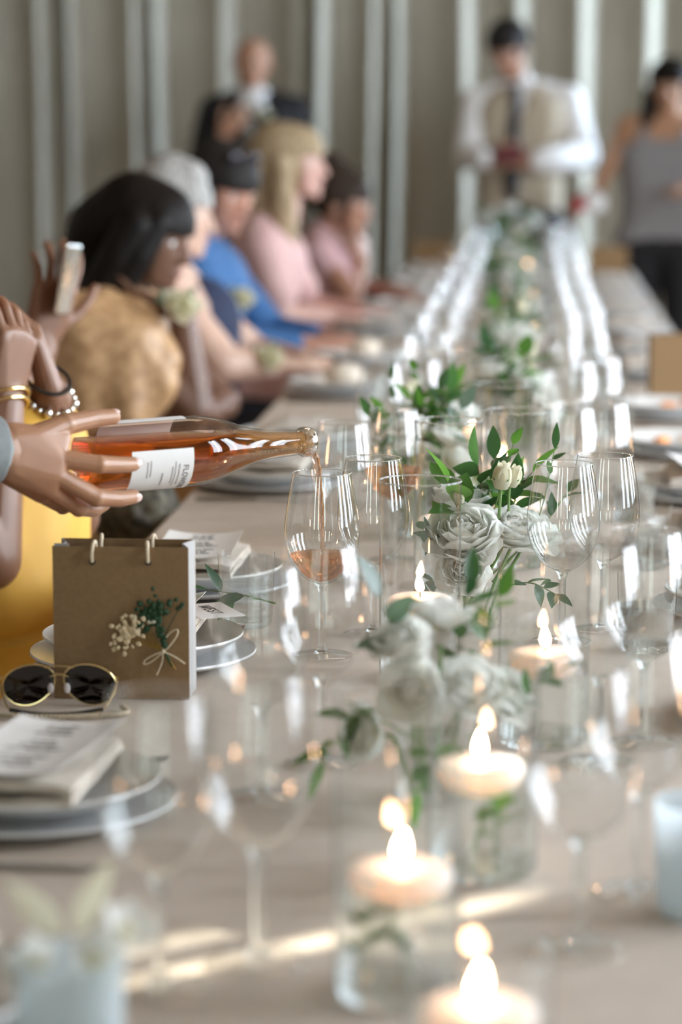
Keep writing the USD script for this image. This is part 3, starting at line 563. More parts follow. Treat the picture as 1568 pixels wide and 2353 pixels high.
for side, Ys, X0 in ((0, LEFT_Y, -.458), (1, RIGHT_Y, .295)):
    sn = ('guests\'', 'empty')[side]
    for i, y in enumerate(Ys):
        far = i >= 8
        w = ('the far blurred settings, %s side' % sn) if far else ('the %s place, %s side' % (ORD[i], sn))
        grp = (lambda g: (g + ', far ' + sn + ' side') if far else g)
        l1, l2, l3, l4 = 'grey charger plate under the stack at ' + w, 'white dinner plate on its charger at ' + w, 'folded beige napkin on the plates at ' + w, 'white printed menu card on the napkin at ' + w
        rz = (0, 180)[side] + (i * 37 % 9 - 4)
        place('charger', plate, ('charger_plate', l1, (X0, y, TT), M_CHINA_GREY, .134, .016), (X0, y, TT), 0, l1, grp('charger plates'))
        place('dinner', plate, ('dinner_plate', l2, (X0, y, TT + .0125), M_CHINA, .119, .024), (X0, y, TT + .0125), 0, l2, grp('dinner plates'))
        if (side, i) not in ((0, 6), (0, 7), (1, 6), (1, 5)):
            place('napkin', napkin, (l3, (X0, y, TT + .030), rz), (X0, y, TT + .030), rz, l3, grp('folded napkins'))
            if (side == 0 and i not in (5,)) or i in (2, 4, 8):
                place('menu', menu, (l4, (X0, y, TT + .0600), rz + 8), (X0 + .005, y + .004, TT + .0600), rz + 8 - (i * 13 % 17), l4, grp('menu cards'))
        if not far:
            sg = 1 if side == 0 else -1
            place('fork', fork, ('steel fork beside the plate at ' + w, (X0, y + sg * .185, TT), -90 if side == 0 else 90), (X0, y + sg * .185, TT), -90 if side == 0 else 90, 'steel fork beside the plate at ' + w, 'forks')
            if (side, i) != (0, 2): place('knife', knife, ('steel knife beside the plate at ' + w, (X0, y - sg * .185, TT), -90 if side == 0 else 90), (X0, y - sg * .185, TT), -90 if side == 0 else 90, 'steel knife beside the plate at ' + w, 'knives')
# bread roll, food, loose card, leaf sprigs
M_BREAD = varied('bread_crust', (0.70, 0.60, 0.48), (0.80, 0.72, 0.62), 25, 0.7, 0.001)
M_CARROT = plain('carrot', (0.75, 0.25, 0.03), 0.4)
b = trimesh.creation.icosphere(3, 1.0); b.vertices *= (.045, .05, .030); b.vertices *= (1 + .06 * (meshkit.noise(b.vertices * 60)[:, None] - .5)); b.vertices += (0, 0, .030)
solo('bread_roll', moved(b, (-.445, 6.80, TT + .0155)), M_BREAD, 'pale round bread roll on the plate in front of the grey-haired guest', 'bread')
solo('folded_roll', moved(b, (-.445, 6.05, TT + .0155), Rz(1.2) * 1.0), M_BREAD, 'flat bread roll on the plate nearer than the round one', 'bread')
for i, (x, y, lab) in enumerate([(.295, 5.58, 'orange piece of food on the plate in front of the larger brown bag'), (.345, 5.66, 'second orange piece of food on the same plate, near its rim'), (.25, 4.95, 'orange food on the plate one place nearer than the food plate by the bag')]):
    solo('carrot_piece', moved(rbox(.035, .022, .02, .006, (0, 0, .011)), (x, y, TT + .0165), Rz(.5 * i)), M_CARROT, lab, 'food')
solo('bread_slice', moved(rbox(.09, .05, .02, .008, (0, 0, .011)), (.33, 4.99, TT + .0165)), M_BREAD, 'bread slice beside the orange food, empty side', 'bread')
t = thing('place_card', 'white place card with handwritten name standing out beside the brown bag', 'card', (-.372, 2.93, TT + .070), -64)
part(t, 'card', slab(.09, .055, .0008, .0, 0, 3, 8, 4), M_PAPER, 40)
part(t, 'handwriting', moved(meshkit.text_mesh('WEST', .014, .0003), (-.03, -.006, .0005)), M_INK, False)
for i, (x, y, z, a, lab) in enumerate([(-.345, 3.02, TT + .064, 60, 'dark green leaf sprig on the napkin behind the blurred wine glass'), (.255, 3.30, TT + .066, 200, 'dark green leaf sprig on the napkin right of the sharp glasses'), (.275, 2.74, TT + .060, 160, 'dark leaf sprig on the near napkin of the empty side')]):
    t = thing('leaf_sprig', lab, 'greenery', (x, y, z), a)
    sprig(t, [(0, -.05, .003), (.005, 0, .007), (0, .05, .009)], 5, .05, .022, M_LEAF_DARK, 170 + i)

# ------------------------------------------------------------------ brown paper bags
def paper_bag(name, label, loc, rz, W, D, H, handles=True, decor=False, group='brown paper gift bags'):
    t = thing(name, label, 'bag', loc, rz, group)
    th = .0012
    part(t, 'front_panel', box(-W / 2, W / 2, -D / 2, -D / 2 + th, 0, H), M_KRAFT, False)
    part(t, 'back_panel', box(-W / 2, W / 2, D / 2 - th, D / 2, 0, H), M_KRAFT, False)
    for s in (-1, 1):      # gusset pressed inward along its middle
        V = [[s * W / 2, -D / 2 + th, 0], [s * (W / 2 - .001), 0, 0], [s * W / 2, D / 2 - th, 0], [s * W / 2, -D / 2 + th, H], [s * (W / 2 - .010), 0, H], [s * W / 2, D / 2 - th, H]]
        V2 = [[x - s * th, y, z] for x, y, z in V]
        f = [[0, 1, 4], [0, 4, 3], [1, 2, 5], [1, 5, 4]]
        part(t, 'side_gusset', trimesh.Trimesh(V + V2, f + [[a + 6, c + 6, b + 6] for a, b, c in f] + [[3, 4, 10], [3, 10, 9], [4, 5, 11], [4, 11, 10]], process=False), M_KRAFT_SIDE if decor else M_KRAFT, False)
    part(t, 'bottom', box(-W / 2 + .001, W / 2 - .001, -D / 2 + th, D / 2 - th, 0.0003, .0015), M_KRAFT, False)
    part(t, 'folded_hem', box(-W / 2 + .002, -W / 2 + .018, -D / 2 + th, -D / 2 + .003, H - .01, H + .003), M_KRAFT_SIDE, False)
    if handles:
        for sy in (-1, 1):
            for sx in (-1, 1):
                x = sx * .031 - .0; y = sy * D / 2
                h = part(t, 'rope_handle', tube(spline([(x, y + sy * .0025, H - .0165), (x, y + sy * .0042, H - .007), (x - .001 * sx, y - sy * .0005, H + .0035), (x - .002 * sx, y - sy * .009, H + .003), (x - .002 * sx, y - sy * .014, H - .014)], 6), .0021, 8), M_CORD)
                part(h, 'eyelet', moved(lathe([(.0022, 0), (.0036, 0), (.0036, .0012), (.0022, .0012)], 16, True), (x, y + sy * .0002, H - .0168), Rx(-sy * math.pi / 2)), M_BLACK)
    if decor:
        r = random.Random(8); y = -D / 2 - .002
        P = lambda px_, py_: ((px_ - 285) / 2069., -0, (1608 - py_) / 2069. / .989)     # bag-plane metres
        def spot(u, v, dy=0.): return np.array([u, y - dy, v])
        dried = part(t, 'dried_posy', cat([tube([spot(.0465, .0545), spot(.057 + .002 * k, .037 - .001 * k)], .0011, 5) for k in range(3)] + [tube([spot(.046, .056), spot(.012 + .004 * k, .066 + .004 * k)], .0007, 5) for k in range(5)]), plain('dried_stems', (0.34, 0.20, 0.03), 0.7))
        gm = plain('preserved_green', (0.012, 0.048, 0.016), 0.7); cm = varied('dried_flower', (0.62, 0.46, 0.26), (0.78, 0.66, 0.46), 300, 0.8)
        for k in range(95):
            u, v = r.gauss(.036, .0085), r.gauss(.099, .0070); v += (u - .036) * .3
            if k > 74: u, v = .038 + .0004 * (k - 74) + .006 * r.random(), .090 - (k - 74) * .0014
            part(dried, 'green_sprig', moved(ball((0, 0, 0), r.uniform(.0022, .0042), (1, .55, .8), 1), spot(u, v, r.uniform(0, .004)), Ry(r.random() * 3)), gm)
        for u, v in ((.067, .105), (.062, .113), (.064, .103), (.069, .108)): part(dried, 'green_sprig', ball(spot(u, v), .0026, (1, .6, .9), 1), gm)
        part(dried, 'green_stem', cat(tube(spline([spot(.046, .06), spot(.054, .083), spot(.066, .105)], 5), .0005, 5), tube(spline([spot(.057, .038), spot(.052, .047), spot(.047, .056)], 5), .0017, 5)), gm)
        for k in range(85):
            a = r.uniform(.0, 1.0); b_ = r.gauss(0, .0085)
            u = .020 - .026 * a + b_ * .75 + .006; v = .095 - .036 * a + .0 + b_ * .75
            u, v = (.006 + r.gauss(0, .0085), .076 + r.gauss(0, .0085)); u += (v - .076) * .35
            part(dried, 'dried_flower', moved(ball((0, 0, 0), r.uniform(.0015, .0033), (1, .6, 1.3), 1), spot(u, v, r.uniform(0, .005)), Ry(r.random() * 3)), cm)
        for u, v in ((.0325, .0885), (.037, .0890), (.016, .0935)): part(dried, 'white_floret', ball(spot(u, v, .004), .0030, (1, .6, .8), 1), M_PETAL_C)
        bow = part(t, 'twine_bow', ball(spot(.0475, .0555, .003), .0028, (1, 1, 1), 1), M_CORD)
        for pts in ([(.0475, .0555), (.049, .068), (.057, .078), (.064, .080), (.062, .072), (.053, .060), (.0475, .0555)], [(.0475, .0555), (.038, .052), (.028, .046), (.026, .041), (.033, .043), (.042, .050), (.0475, .0555)]):
            part(bow, 'loop', tube(spline([spot(u, v, .004) for u, v in pts], 6), .0009, 6), M_CORD)
        for pts in ([(.0475, .0555), (.046, .043), (.040, .029)], [(.0475, .0555), (.060, .050), (.072, .042)]): part(bow, 'tail', tube(spline([spot(u, v, .004) for u, v in pts], 6), .0009, 6), M_CORD)
    return t
paper_bag('gift_bag', 'sharp brown paper bag with rope handles, dried posy and twine bow', (-.4510, 2.795, TT), 0, .1515, .058, .171, True, True)
paper_bag('gift_bag', 'large plain brown paper bag at the edge of the empty side', (.350, 6.02, TT), 4, .155, .07, .150, False)
paper_bag('gift_bag', 'far brown paper bag on the empty side below the woman in grey', (.298, 10.4, TT), -3, .155, .07, .150, False)
paper_bag('gift_bag', 'far brown paper bag on the guests\' side at the end of the row', (-.44, 11.25, TT), 5, .165, .07, .135, False)

# ------------------------------------------------------------------ sunglasses in front of the bag
t = thing('sunglasses', 'aviator sunglasses with brown lenses and a braided chain before the paper bag', 'sunglasses', (-.513, 2.722, TT), 6)
def lens(cx, s, tilt):
    a = np.linspace(0, 2 * np.pi, 28, endpoint=False)
    x = .0285 * np.cos(a) * (1 + .08 * np.sin(a)); z = .0225 * np.sin(a) - .004 * np.cos(a) * s
    return np.stack([cx + x, .003 * np.cos(a) ** 2, .0245 + z], 1)
for s in (-1, 1):
    o = lens(s * .0335, s, 0); c0 = o.mean(0)
    L = part(t, 'lens', trimesh.Trimesh(np.vstack([o, o + (0, .0012, 0), [c0], [c0 + (0, .0012, 0)]]), [[56, (i + 1) % 28, i] for i in range(28)] + [[57, 28 + i, 28 + (i + 1) % 28] for i in range(28)] + [[i, (i + 1) % 28, 28 + i] for i in range(28)] + [[(i + 1) % 28, 28 + (i + 1) % 28, 28 + i] for i in range(28)], process=False), M_LENS, False)
    part(t, 'gold_rim', tube(np.vstack([o, o[:2]]), .0009, 6, False), M_GOLD)
    part(t, 'nose_pad', ball((s * .009, -.006, .022), .006, (.55, .35, 1)), M_WAX, True)
part(t, 'bridge', tube(spline([(-.010, 0, .034), (0, -.002, .037), (.010, 0, .034)], 6), .0010, 6), M_GOLD)
part(t, 'brow_bar', tube(spline([(-.016, 0, .044), (0, -.001, .046), (.016, 0, .044)], 6), .0009, 6), M_GOLD)
for s in (-1, 1):
    tm_ = part(t, 'temple', tube(spline([(s * .062, 0, .034), (s * .064, -.012, .030), (s * .050, -.045, .007), (s * .02, -.055, .0045)], 6), .0011, 6), M_GOLD)
    part(tm_, 'black_ear_tip', tube(spline([(s * .050, -.045, .007), (s * .02, -.055, .0045), (s * -.02, -.058, .0045)], 6), .0026, 8), M_BLACK)
ch = spline([(-.09, -.03, .004), (-.05, -.058, .004), (0, -.066, .004), (.04, -.062, .004), (.075, -.05, .004), (.07, -.02, .004)], 10)
t2 = part(t, 'braided_chain', cat([ball(p, .0036, (1, .8, .9), 1) for p in ch[::1]]), M_CHAIN, True)

# ------------------------------------------------------------------ rose bottle, pouring
BB, BM = np.array([-.512, 2.838, 1.0085]), np.array([-.2575, 2.996, 1.0125])
ax_ = (BM - BB) / np.linalg.norm(BM - BB)
f_ = np.array([0.0, -1.0, .13]); f_ -= ax_ * (f_ @ ax_); f_ /= np.linalg.norm(f_)
u_ = np.cross(f_, ax_); u_ = u_ if u_[2] > 0 else -u_
BOT = np.stack([f_, u_, ax_], 1)          # local x = toward the viewer side, y = up, z = along the axis
bprof = [(0, .0), (.030, 0), (.037, .002), (.0402, .008), (.0405, .020), (.0405, .135), (.0400, .150), (.0375, .168), (.0325, .186), (.0262, .204), (.0208, .222), (.0175, .240), (.0160, .258), (.0150, .276), (.0148, .282), (.0168, .2835), (.0172, .290), (.0166, .2965), (.0150, .2995), (.0120, .2995)]
t = thing('wine_bottle', 'clear bottle of orange-pink rose wine held tilted and pouring', 'bottle', (0, 0, 0))
part(t, 'glass_body', moved(lathe(bprof, 56), BB, BOT), M_VASE, True)
part(t, 'lip_ring', moved(lathe([(.0152, .283), (.0176, .285), (.0178, .292), (.0170, .297), (.0150, .2990), (.0128, .297)], 40, True), BB, BOT), M_STEM, True)
inner = [(0, .006), (.030, .006), (.0368, .012), (.0378, .020), (.0378, .135), (.0373, .150), (.0348, .168), (.0300, .186), (.0238, .204), (.0185, .222), (.0152, .240), (.0136, .258), (.0126, .276), (.0122, .298), (0, .298)]
im = lathe(inner, 48); im = moved(im, BB, BOT); im.merge_vertices()
wine = m3.Manifold(m3.Mesh(np.asarray(im.vertices, np.float32), np.asarray(im.faces, np.uint32)))
if wine.volume() < 0: wine = m3.Manifold(m3.Mesh(np.asarray(im.vertices, np.float32), np.asarray(im.faces[:, ::-1].copy(), np.uint32)))
wine = wine.trim_by_plane([0.0, 0.0, -1.0], -(BB[2] + .0215))
part(t, 'wine', to_tm(wine), M_ROSE_DEEP, 40)
M_LABEL = plain('label_paper', (0.80, 0.78, 0.76), 0.6)
def wrap(phi0, phi1, z0, z1, R=.0408, n=18):
    V = []; F = []
    for i, p in enumerate(np.linspace(math.radians(phi0), math.radians(phi1), n)):
        for r in (R, R + .0003): V += [[r * math.cos(p), r * math.sin(p), z0], [r * math.cos(p), r * math.sin(p), z1]]
    for i in range(n - 1):
        a, b = 4 * i, 4 * i + 4
        F += [[a + 2, b + 2, b + 3], [a + 2, b + 3, a + 3], [a, a + 1, b + 1], [a, b + 1, b], [a, b, b + 2], [a, b + 2, a + 2], [a + 1, a + 3, b + 3], [a + 1, b + 3, b + 1]]
    F += [[0, 2, 3], [0, 3, 1], [4 * n - 4, 4 * n - 3, 4 * n - 1], [4 * n - 4, 4 * n - 1, 4 * n - 2]]
    return moved(trimesh.Trimesh(V, F, process=False), BB, BOT)
lb = part(t, 'front_label', wrap(-100, 4, .052, .128), M_LABEL, 40)
part(t, 'back_label', wrap(64, 160, .040, .132), M_LABEL, 40)
def wrap_text(text, h, phi0, z0, bold=False):
    m = meshkit.text_mesh(text, h, .0002, bold); v = np.array(m.vertices); R = .0412
    p = math.radians(phi0) - v[:, 0] / R; m.vertices = np.stack([(R + v[:, 2]) * np.cos(p), (R + v[:, 2]) * np.sin(p), z0 + v[:, 1]], 1)
    return moved(m, BB, BOT)
part(lb, 'lettering', wrap_text('FLOWERS', .0062, -22, .1155, True), plain('label_ink', (0.22, 0.21, 0.21), 0.6), False)
for z0, p0, p1, h in ((.110, -20, -62, .0012), (.1055, -16, -66, .0009), (.102, -24, -58, .0009), (.090, -34, -62, .0012), (.075, -12, -40, .0008), (.071, -14, -42, .0008)):
    part(lb, 'small_print', wrap(p1, p0, z0, z0 + h, .0412, 8), M_INK_PALE, False)
st = spline([BM + (-.004, -.002, -.010), (-.2535, 2.999, .990), (-.2500, 3.003, .955), (-.2478, 3.006, .915), (-.2470, 3.008, .876)], 8)
rr = np.interp(np.linspace(0, 1, len(st)), [0, .1, .5, 1], [.0060, .0045, .0034, .0028]) * (1 + .16 * np.sin(np.arange(len(st)) * 1.9))
solo('wine_stream', tube(st, rr, 10), M_STREAM, 'thin stream of rose falling from the bottle mouth into the glass', 'wine', smooth=True)

# ------------------------------------------------------------------ people
def SP(c, r, seg=14, sc=None):
    s = m3.Manifold.sphere(r, seg)
    if sc is not None: s = s.scale(list(sc))
    return s.translate([float(x) for x in c])
def bone(a, ra, b, rb, seg=14): return m3.Manifold.batch_hull([SP(a, ra, seg), SP(b, rb, seg)])
def hull(*sr): return m3.Manifold.batch_hull([SP(c, r) for c, r in sr])
def limb(pts): return [bone(pts[i][0], pts[i][1], pts[i + 1][0], pts[i + 1][1]) for i in range(len(pts) - 1)]
def fuse(ms, edge=.02, it=10):
    m = m3.Manifold.batch_boolean([x for x in ms], m3.OpType.Add).refine_to_length(edge)
    tm = to_tm(m)
    if it: trimesh.smoothing.filter_taubin(tm, lamb=.5, nu=.52, iterations=it)
    return tm
def xf(ms, c, yaw=0, pitch=0, roll=0, s=1.0):
    R = Rz(math.radians(yaw)) @ Ry(math.radians(pitch)) @ Rx(math.radians(roll)) * s
    A = np.hstack([R, np.asarray(c, float).reshape(3, 1)])
    return [m.transform(A) for m in ms]
def head_solids():
    return [m3.Manifold.batch_hull([SP((-.018, 0, .035), .088), SP((.018, 0, .030), .078), SP((.030, .0, .06), .060)]),
            hull(((.050, .038, .010), .030), ((.050, -.038, .010), .030), ((.066, 0, .05), .026), ((.046, .030, -.060), .022), ((.046, -.030, -.060), .022), ((.076, 0, -.086), .014), ((.068, 0, -.03), .028)),
            hull(((.092, 0, .022), .006), ((.108, 0, -.020), .010), ((.094, .012, -.024), .007), ((.094, -.012, -.024), .007)),
            hull(((.086, .014, -.050), .007), ((.086, -.014, -.050), .007), ((.092, 0, -.050), .009)), hull(((.080, .036, .038), .010), ((.090, 0, .034), .009), ((.080, -.036, .038), .010)),
            SP((.0, .086, -.004), .028, 12, (.75, .35, 1.1)), SP((.0, -.086, -.004), .028, 12, (.75, .35, 1.1)),
            bone((-.02, 0, -.03), .058, (-.035, 0, -.16), .056)]
def eye_meshes():
    out = []
    for s in (-1, 1): out.append((ball((.079, s * .033, .016), .0115, (.8, 1.1, .75), 1), ball((.0865, s * .033, .016), .0050, (.5, 1, 1), 1)))
    return out
def hand_solids(w, d, n, side, curl=.5, spread=.10, s=1.0):
    """wrist point, direction of the fingers, dorsal normal, +1 when the thumb lies toward cross(n, d)"""
    d = np.asarray(d, float); d /= np.linalg.norm(d); n = np.asarray(n, float); n = n - d * (n @ d); n /= np.linalg.norm(n); e = np.cross(n, d) * side; w = np.asarray(w, float)
    out = []; mc = [w + s * (d * .088 + e * .030), w + s * (d * .092 + e * .010), w + s * (d * .088 - e * .010), w + s * (d * .080 - e * .028)]
    out.append(m3.Manifold.batch_hull([SP(w + e * .012 * s, .021 * s), SP(w - e * .012 * s, .021 * s)] + [SP(q, .0125 * s) for q in mc] + [SP(w + s * (d * .03 + e * .028), .014 * s)]))
    for k, q in enumerate(mc):
        ln = s * np.array([.042, .027, .021]) * (1, 1.08, 1.0, .80)[k]; p = q; a = 0; rad = s * np.array([.0098, .0090, .0082, .0072]) * (1, 1, .96, .86)[k]
        base = d + e * spread * (1.5 - k) * .5
        for j in range(3):
            a += curl * (.65, .9, .6)[j]; v = base * math.cos(a) - n * math.sin(a); v /= np.linalg.norm(v)
            out.append(bone(p, rad[j], p + v * ln[j], rad[j + 1], 10)); p = p + v * ln[j]
    tb = w + s * (d * .028 + e * .030); p = tb
    for j, (ln, a) in enumerate(((.040, .9), (.032, .55), (.026, .35))):
        v = d * math.cos(a) + e * math.sin(a) - n * (.15 + .3 * curl); v /= np.linalg.norm(v); out.append(bone(p, s * (.0125, .0110, .0100)[j], p + v * ln * s, s * (.0110, .0100, .0082)[j], 10)); p = p + v * ln * s
    return out
def skin(name, c):
    c = np.array(c); return varied('skin_' + name, tuple(c * .93), tuple(np.minimum(c * 1.07, 1)), 30, 0.45, 0.0003, subsurface_weight=0.12, subsurface_radius=(1.0, 0.4, 0.25), subsurface_scale=0.012)
SK_DEEP, SK_BROWN, SK_TAN, SK_FAIR, SK_RUDDY = skin('deep', (.13, .062, .036)), skin('brown', (.20, .098, .056)), skin('tan', (.40, .225, .135)), skin('fair', (.60, .40, .31)), skin('ruddy', (.52, .27, .19))
M_EYE = plain('eye_white', (.75, .74, .72), .3); M_IRIS = plain('iris', (.03, .018, .012), .2); M_LIPS = plain('lips', (.36, .10, .09), .45)
def hairmat(n, a, b): return varied('hair_' + n, a, b, 120, 0.55, 0.001, stretch=(1, 1, .12), specular_ior_level=0.15)
H_BLACK, H_GREY, H_DARK, H_BLOND, H_SHORT = hairmat('black', (.003, .0025, .0025), (.012, .008, .006)), hairmat('grey', (.17, .16, .15), (.52, .51, .49)), hairmat('dark', (.018, .012, .010), (.05, .032, .022)), hairmat('blond', (.20, .135, .07), (.50, .39, .25)), hairmat('short', (.012, .010, .010), (.03, .026, .024))
def add_face(p, c, yaw, pitch, s=1.0):
    R = Rz(math.radians(yaw)) @ Ry(math.radians(pitch)) * s
    for w_, i_ in eye_meshes():
        e = part(p, 'eye', moved(w_, c, R), M_EYE, True); part(e, 'iris', moved(i_, c, R), M_IRIS, True)
    part(p, 'lips', moved(cat(ball((.0945, 0, -.0465), .0055, (.7, 2.6, .7), 2), ball((.0935, 0, -.0555), .0060, (.7, 2.2, .7), 2)), c, R), M_LIPS, True)
def hair_cap(c, yaw, pitch, extra=(), r=.098, cut=.055, s=1.0, edge=.014):
    cap = m3.Manifold.batch_hull([SP((-.022, 0, .042), r, 24), SP((.016, 0, .046), r * .88, 24)])
    face = m3.Manifold.cube([.3, .30, .3], True).translate([.15 + cut, 0, -.115])
    low = m3.Manifold.cube([.5, .5, .3], True).translate([.02, 0, -.215])
    cap = cap - face - low
    return fuse(xf([cap] + list(extra), c, yaw, pitch, 0, s), edge, 6)
def seated_legs(hx, y, hz=.52, knee=.44, spread=.10):
    out = []
    for s in (-1, 1): out += limb([((hx, y + s * .085, hz), .085), ((hx + knee, y + s * spread, hz + .01), .062), ((hx + knee - .03, y + s * spread, .10), .042), ((hx + knee + .11, y + s * spread, .045), .034)])
    return out
def torso(hx, y, hz, sx, sz, sh=.165, chest=.115, waist=.10):
    return [hull(((hx, y - .085, hz), .095), ((hx, y + .085, hz), .095), ((hx + (sx - hx) * .4, y - .06, hz + (sz - hz) * .4), waist), ((hx + (sx - hx) * .4, y + .06, hz + (sz - hz) * .4), waist)),
            hull(((hx + (sx - hx) * .4, y - .06, hz + (sz - hz) * .4), waist), ((hx + (sx - hx) * .4, y + .06, hz + (sz - hz) * .4), waist), ((sx + .01, y - .08, sz - .10), chest), ((sx + .01, y + .08, sz - .10), chest)),
            hull(((sx + .01, y - .08, sz - .10), chest), ((sx + .01, y + .08, sz - .10), chest), ((sx, y - sh, sz - .01), .050), ((sx, y + sh, sz - .01), .050), ((sx - .01, y, sz + .03), .055))]
def cloth(name, c1, c2, scale=30, rough=.8, **k): return varied('cloth_' + name, c1, c2, scale, rough, .0006, **k)
def arm(sh, el, wr, r=(.050, .040, .028)): return limb([(sh, r[0]), (el, r[1]), (wr, r[2])])
def shoe(p, x, y, m, yaw=0): part(p, 'shoe', fuse(xf([m3.Manifold.batch_hull([SP((-.05, 0, .035), .034), SP((.10, .02, .026), .024), SP((.10, -.02, .026), .024), SP((.03, 0, .05), .036)])], (x, y, 0), yaw), .02, 4), m, True)
M_SHOE = plain('shoe_leather', (.02, .016, .014), .35)
def chair(label, x, y, rz=0, m=None):
    t = thing('dining_chair', label, 'chair', (x, y, 0), rz, 'wooden chairs along the table')
    m = m or M_WOOD
    part(t, 'seat', rbox(.42, .42, .03, .012, (0, 0, .405)), M_RUSH)
    for sx in (-1, 1):
        for sy in (-1, 1):
            part(t, 'leg', tube([(sx * .19, sy * .19, 0), (sx * .19, sy * .19, .40)], [.014, .018], 8), m)
    for sy in (-1, 1): part(t, 'back_post', tube(spline([(-.19, sy * .19, .43), (-.205, sy * .19, .62), (-.235, sy * .185, .88)], 6), .017, 8), m)
    part(t, 'top_rail', tube(spline([(-.232, -.19, .86), (-.250, 0, .88), (-.232, .19, .86)], 6), .022, 8), m)
    part(t, 'cross_back', cat(tube(spline([(-.20, -.185, .47), (-.232, 0, .66), (-.230, .185, .84)], 6), .010, 6), tube(spline([(-.20, .185, .47), (-.238, 0, .66), (-.230, -.185, .84)], 6), .010, 6)), m)
    for sy in (-1, 1): part(t, 'stretcher', tube([(-.19, sy * .19, .2), (.19, sy * .19, .2)], .010, 6), m)
    return t
CH = [(-.97, 3.66, 'wooden chair of the woman in yellow'), (-1.22, 4.55, 'wooden chair of the guest holding up a phone'), (-1.02, 5.62, 'wooden chair of the woman in the gold lace cape'), (-1.00, 6.42, 'wooden chair of the grey-haired guest'),
      (-.98, 7.15, 'wooden chair of the guest in the blue shirt'), (-.95, 8.12, 'wooden chair of the long-haired woman in pink'), (-.88, 9.25, 'wooden chair of the guest with a hand at the chin')]
for i, (x, y, lab) in enumerate(CH):
    if i == 0: c0_ = chair(lab, x, y)
    else: dup(c0_, (x, y, 0), 0, lab, 'wooden chairs along the table')
dup(c0_, (-.74, 7.66, 0), -4, 'empty rush-seated wooden chair between the blue-shirted guest and the woman in pink', 'wooden chairs along the table')
chair('dark red-brown chair at the empty side, cut by the edge of the view', .66, 8.45, 180, M_WOOD_RED)

# the server who pours: arm and hand in focus, figure standing beyond the edge of the view
W_ = np.array([-.566, 2.728, 1.031])
I = [np.array(p) for p in ((-.517, 2.752, 1.021), (-.474, 2.7705, 1.0125), (-.4525, 2.7985, 1.0085), (-.4425, 2.813, 1.0075))]
Md = [np.array(p) for p in ((-.5195, 2.748, 1.004), (-.478, 2.772, .9755), (-.4565, 2.799, .9705), (-.4435, 2.815, .9705))]
Rg = [np.array(p) for p in ((-.526, 2.752, .988), (-.500, 2.786, .9615), (-.488, 2.818, .9555), (-.480, 2.838, .959))]
Pk = [np.array(p) for p in ((-.537, 2.762, .980), (-.521, 2.803, .9605), (-.508, 2.836, .960), (-.499, 2.850, .9635))]
Th = [np.array(p) for p in ((-.540, 2.745, 1.044), (-.512, 2.776, 1.0555), (-.487, 2.810, 1.0585), (-.468, 2.831, 1.0585))]
hs = [m3.Manifold.batch_hull([SP(W_ + (0, .006, .008), .024), SP(W_ + (0, .002, -.012), .024), SP(I[0], .0125), SP(Md[0], .0125), SP(Rg[0], .0115), SP(Pk[0], .0105), SP(Th[0], .015)]),
      m3.Manifold.batch_hull([SP(Th[0], .015), SP(I[0], .0115), SP((Th[1] * .6 + I[0] * .4), .0105)])]
for ch_, rad in ((I, (.0112, .0102, .0094, .0082)), (Md, (.0114, .0104, .0096, .0084)), (Rg, (.0110, .0098, .0090, .0080)), (Pk, (.0100, .0088, .0080, .0072)), (Th, (.0150, .0122, .0108, .0090))):
    hs += [bone(ch_[i], rad[i], ch_[i + 1], rad[i + 1], 16) for i in range(3)]
    hs += [SP(ch_[1], rad[1] * 1.07, 16)]
EL, SHO = np.array([-.86, 2.50, 1.08]), np.array([-1.06, 2.34, 1.36])
hand_fine = m3.Manifold.batch_boolean(hs, m3.OpType.Add).refine_to_length(.0032)
SKIN_HAND = skin('pouring_hand', (.33, .165, .09))
srv = thing('person', 'server reaching in from outside the view in a grey sleeve, pouring the wine', 'person')
SX, SY = -1.08, 2.16
hc = (SX + .04, SY, 1.62)
rest = xf(head_solids(), hc, 25, 8) + torso(SX, SY, .98, SX, 1.42, .17, .115, .105) + arm(SHO, EL, W_ + (-.01, -.004, .002), (.052, .042, .0275)) + arm((SX, SY - .18, 1.40), (SX - .02, SY - .24, 1.13), (SX + .02, SY - .25, .90)) + hand_solids((SX + .02, SY - .25, .90), (0, 0, -1), (0, -1, 0), 1, .35)
for s in (-1, 1): rest += limb([((SX, SY + s * .09, .95), .095), ((SX + .01, SY + s * .095, .50), .062), ((SX - .01, SY + s * .1, .09), .042), ((SX + .12, SY + s * .11, .04), .032)])
rest = m3.Manifold.batch_boolean(rest, m3.OpType.Add).refine_to_length(.02)
bt = to_tm(m3.Manifold.batch_boolean([rest, hand_fine], m3.OpType.Add)); trimesh.smoothing.filter_taubin(bt, lamb=.5, nu=.52, iterations=14)
part(srv, 'body', bt, SKIN_HAND, True)
M_NAIL = plain('fingernail', (.66, .46, .40), .25)
for (a, b, r, out) in ((I[2], I[3], .0084, (.2, -1, .35)), (Md[2], Md[3], .0086, (.2, -1, -.1)), (Th[2], Th[3], .0092, (0, -.5, 1))):
    d = (b - a) / np.linalg.norm(b - a); A = frame_to(d, out)
    part(srv, 'fingernail', moved(ball((.0015, 0, r * .72), .0052, (1.25, 1.0, .42)), b, A), M_NAIL, True)
M_SLEEVE = cloth('grey_shirt', (.185, .20, .20), (.22, .235, .235), 90)
M_TROUSER = cloth('dark_trousers', (.015, .016, .02), (.025, .026, .03))
dW = (W_ - EL) / np.linalg.norm(W_ - EL); CF = W_ - dW * .022
